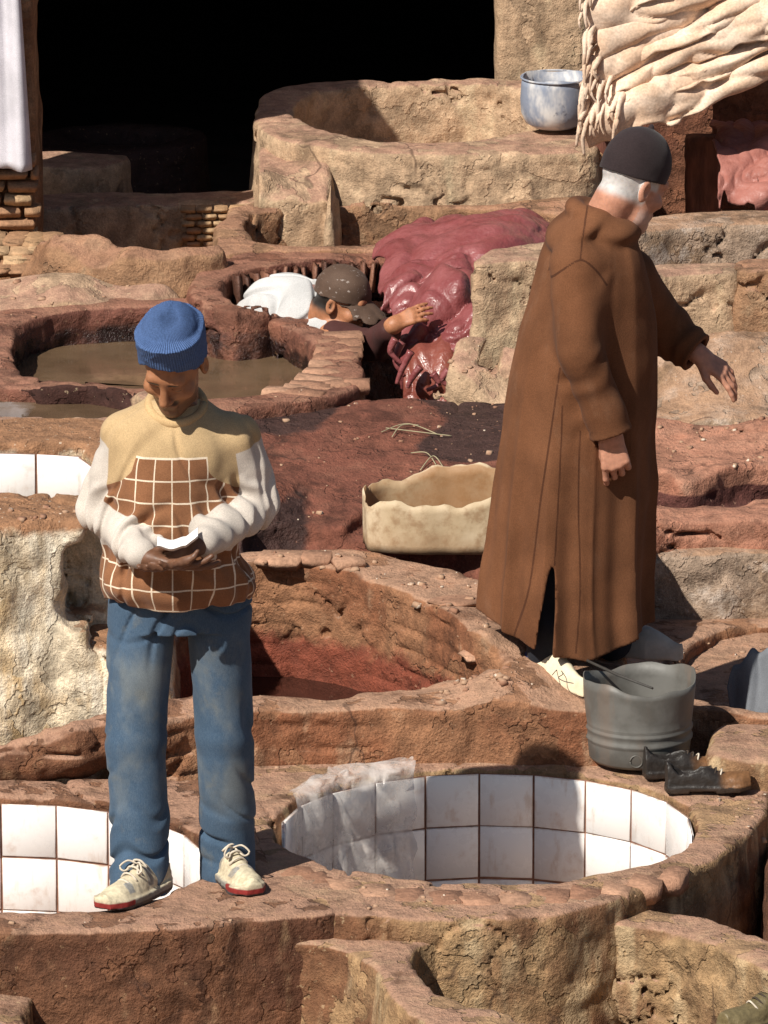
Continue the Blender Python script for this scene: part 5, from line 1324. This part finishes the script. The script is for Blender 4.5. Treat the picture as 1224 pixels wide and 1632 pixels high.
# ---- rack of pale hides, top right
rack = thing('wooden_rack', ony(970, 300, 25.12), 'rough dark wooden rack under the pale hides', 'rack')
def m_wood(name, c1, c2):
    m = NT(name); n = m.noise(10, 4, .65, stretch=(1, 1, .15)); n2 = m.noise(40, 4, .6, stretch=(1, 1, .2)); m.col(m.mul(m.mix(m.ramp(n, .35, .65), c1, c2), m.ramp(n2, .3, .7, .6, 1.3))); m.rough(.75); m.nor(m.bump(n2, .6, .01)); return m.m
M['wood'] = m_wood('red brown wood', (.1, .03, .018), (.2, .075, .04)); M['rust'] = clay('rusty plaster', (.2, .08, .05), (.16, .06, .035), (.24, .1, .055), (.3, .15, .09), .3)
def plank(name, a, b, w, h, mat, par, up=(0, 0, 1)):
    a = np.array(a, float); b = np.array(b, float); L = np.linalg.norm(b-a); R = frame(b-a, z=up); c = (a+b)/2; ext = np.abs(R)@np.array((L/2, w/2, h/2))+.03
    f = Field(c-ext, c+ext, .009); f.rbox(c, (L/2, w/2, h/2), R, rad=.012); f.warp(lambda x, y, z: .006*fbm(x, y, z, 12, 3), .04); V, Q = f.net(); o = put(name, V, Q, mat, par)
    attr(o.data, 'stain_and_shade', np.zeros(len(V))); return o
plank('post', ony(970, 165, 25.15), ony(970, 345, 25.15), .12, .13, M['wood'], rack, (1, 0, 0))
plank('beam', ony(950, 206, 25.14), ony(1290, 80, 25.14), .16, .05, M['wood'], rack)
plank('beam', ony(960, 192, 25.38), ony(1290, 66, 25.38), .12, .05, M['wood'], rack)
plank('back_board', ony(1190, 60, 25.75), ony(1190, 330, 25.75), .08, .24, M['rust'], rack, (1, 0, 0))
plank('back_board', ony(1100, 40, 26.05), ony(1100, 345, 26.05), .06, .62, M['rust'], rack, (1, 0, 0))
plank('back_board', ony(1120, 215, 25.6), ony(1120, 340, 25.6), .08, .12, M['wood'], rack, (1, 0, 0))
M['cream'] = cloth_mat('pale tanned hide', lambda m: m.mix(m.ramp(m.noise(9, 4), .35, .65), (.62, .43, .3), (.74, .57, .44)), .75, 120, .4, .1, fold=12)
labs = ['lowest pale hide draped on the rack beam', 'pale hide second from the beam of the rack', 'pale hide third from the beam of the rack', 'pale hide fourth from the beam of the rack', 'pale hide fifth from the beam of the rack', 'topmost pale hide on the rack, cut off by the top edge']
for i in range(6):
    z0 = .80+.082*i; rr = random.Random(i+3)
    ho = drape(labs[i], 938+rr.uniform(-12, 14), 1300, [(25.5, z0+.06), (25.3, z0+.10), (25.12+.01*i, z0+.105), (25.0+.012*i, z0+.07), (24.95+.012*i, z0+.0), (24.95+.014*i, z0-.07)], 'cream', zs=.29, amp=.034, fr=((2.4, 4.5), (2.0, 5.5), (3, 4))[i % 3], seed=20+7*i, jag=.10, nu=120, nv=50, group='pale hides on the rack', name='draped_hide')
    a = (940, 186-42*i)
    for k in range((10, 8, 4, 3, 2, 2)[i]):
        x0_ = a[0]-10+rr.uniform(-6, (62, 50, 24, 16, 12, 12)[i]); y0_ = a[1]+rr.uniform(-14, 6)-(x0_-a[0])*.35; ln_ = rr.uniform(22, 58); Yf = 24.93+.012*i
        q = [ony(x0_+7, y0_-16, Yf+.05), ony(x0_, y0_, Yf-.0), ony(x0_-rr.uniform(0, 7), y0_+ln_*.55, Yf-.02), ony(x0_-rr.uniform(-3, 9), y0_+ln_, Yf-.015)]
        V, Q = tube(smoothline(q, 12), np.linspace(.013, .004, 13)*rr.uniform(.6, 1.2), 7); put('fringe', V, Q, M['cream'], ho)
# ---- whitewashed pot on the round vat
pc_ = onz(884, 206, .735); pc_[2] = .742
pot = thing('pot', pc_, 'pot smeared with white and blue on the rim of the round vat', 'pot')
V, Q = lathe([(.002, .002), (.07, .003), (.1, .02), (.115, .055), (.118, .1), (.115, .15), (.112, .178), (.108, .178), (.109, .12), (.1, .05), (.06, .02), (.002, .018)], pc_, 56, lambda a, k, r_, z_: (r_*(1+.015*math.sin(2*a+.5)), z_+(.006*math.sin(3*a) if z_ > .17 else 0)))
def m_pot():
    m = NT('whitewashed tin'); n = m.noise(9, 4, .65, stretch=(1, 1, .5)); n2 = m.noise(22, 4, .6, off=4); c = m.mix(m.ramp(n, .4, .62), (.22, .25, .32), (.6, .58, .56)); m.col(m.mix(m.ramp(n2, .58, .72), c, (.12, .13, .17))); m.rough(.6); m.nor(m.bump(n2, .3, .006)); return m.m
put('shell', V, Q, m_pot(), pot)
V, Q = tube([pc_+np.array((.116*math.cos(a), .116*math.sin(a), .176)) for a in np.linspace(0, 2*math.pi, 40)], .004, 6); put('rim', V, Q, bpy.data.materials['whitewashed tin'], pot)
# ---- sheet hanging on the pillar
V = []; nu, nv = 40, 40; xa, xb = ony(-150, 200, 24.5)[0], ony(50, 200, 24.5)[0]; zb_ = ony(20, 268, 24.5)[2]
for i in range(nu):
    u = i/(nu-1)
    for j in range(nv):
        t = j/(nv-1); V.append((xa+(xb-xa)*(u-.12*(1-t)*u*(u > .3)), 24.5+.030*math.sin(u*17+t*1.5)*(.5+.5*t)+.012*math.sin(u*37+2*t)-.02, 1.75+(zb_-1.75)*t))
o = put('hanging_sheet', np.array(V), gridq(nu, nv), cloth_mat('lavender grey sheet', lambda m: m.mix(m.noise(6), (.55, .53, .58), (.62, .6, .64)), .85)); tag(o, 'pale grey sheet hanging at the top left corner', 'sheet')
o.modifiers.new('thick', 'SOLIDIFY').thickness = .003
# ---- straw, scum, loose bits dropped on whatever lies below
bpy.context.view_layer.update()
dg = bpy.context.evaluated_depsgraph_get()
def drop(x, y, z=1.6):
    hit, loc, nrm, ix, ob, mx = sc.ray_cast(dg, Vector((x, y, z)), Vector((0, 0, -1)))
    return np.array(loc) if hit and ob.name.split('.')[0] in ('wall', 'terrain', 'mud_bank', 'rubble_pier', 'mud_ridge', 'limed_step', 'stone', 'limed_wall', 'mud_pier') else None
rr = random.Random(5)
for i, (a, b, c) in enumerate([((608, 688), (650, 682), (700, 690)), ((615, 684), (660, 690), (720, 692)), ((655, 708), (680, 712), (695, 722)), ((625, 692), (640, 684), (668, 680)), ((670, 726), (690, 716), (706, 724))]):
    q = []
    for px, py in (a, b, c):
        g_ = onz(px, py, .45); h_ = drop(g_[0], g_[1]); q.append((h_ if h_ is not None else g_)+np.array((0, 0, .006+.01*(px == b[0]))))
    V, Q = tube(smoothline(q, 14), .0018, 5); tag(put('straw', V, Q, plain('dry straw', (.34, .29, .18), .9, .2, 30)), ['long straw on the dark dyed earth, leftmost of the wisps', 'longest straw on the dark dyed earth', 'bent straw in front of the long wisps', 'short straw crossing the long wisps', 'short straw nearest the plastic band'][i], 'straw', 'straws on the dyed earth')
VV = []; QQ = []; cube = np.array([(-1, -1, -1), (1, -1, -1), (1, 1, -1), (-1, 1, -1), (-.7, -.8, 1), (.8, -.6, 1), (.6, .8, 1), (-.8, .7, 1)], float); cq = [(3, 2, 1, 0), (4, 5, 6, 7), (0, 1, 5, 4), (1, 2, 6, 5), (2, 3, 7, 6), (3, 0, 4, 7)]
zones = [((400, 870), (800, 985), .31, 170, .010), ((700, 990), (850, 1070), .26, 60, .012), ((430, 640), (800, 800), .46, 90, .009), ((400, 1196), (930, 1226), .0, 50, .008), ((0, 1455), (430, 1478), .0, 40, .006), ((440, 1415), (1100, 1450), .0, 50, .006), ((1040, 670), (1224, 740), .32, 70, .008), ((1000, 990), (1224, 1060), .0, 40, .008), ((400, 1092), (900, 1120), .16, 50, .007), ((0, 430), (280, 490), .53, 30, .010), ((0, 800), (150, 830), .68, 30, .010), ((690, 560), (860, 640), .5, 40, .012), ((1130, 1260), (1220, 1330), .0, 25, .008)]
for (xa_, ya_), (xb_, yb_), z_, n_, sz in zones:
    for k in range(n_):
        g_ = onz(rr.uniform(xa_, xb_), rr.uniform(ya_, yb_), z_); h_ = drop(g_[0], g_[1])
        if h_ is None or abs(h_[2]-z_) > .12: continue
        s_ = sz*(.25+rr.random()**3*1.2); a = rr.uniform(0, 6.28); R = np.array(((math.cos(a), -math.sin(a), 0), (math.sin(a), math.cos(a), 0), (0, 0, 1)))
        q = (cube+np.array([[rr.uniform(-.3, .3) for _ in range(3)] for _ in range(8)]))*np.array((s_, s_*rr.uniform(.5, .9), s_*rr.uniform(.25, .6)))
        QQ += [tuple(v+len(VV) for v in f_) for f_ in cq]; VV += list(q@R.T+h_+np.array((0, 0, s_*.15)))
def m_bits():
    m = NT('loose crumbs'); n = m.noise(21, 2, .5); c = m.mix(m.ramp(n, .4, .55), (.28, .14, .085), (.4, .25, .16)); m.col(m.mix(m.ramp(m.noise(33, 2, .5, off=4), .62, .64), c, (.6, .5, .4))); m.rough(.9); return m.m
o = put('rubble', np.array(VV), np.array(QQ), m_bits(), smooth=False); tag(o, 'crumbs of mud and lime scattered over the vat rims', 'rubble', kind='stuff')
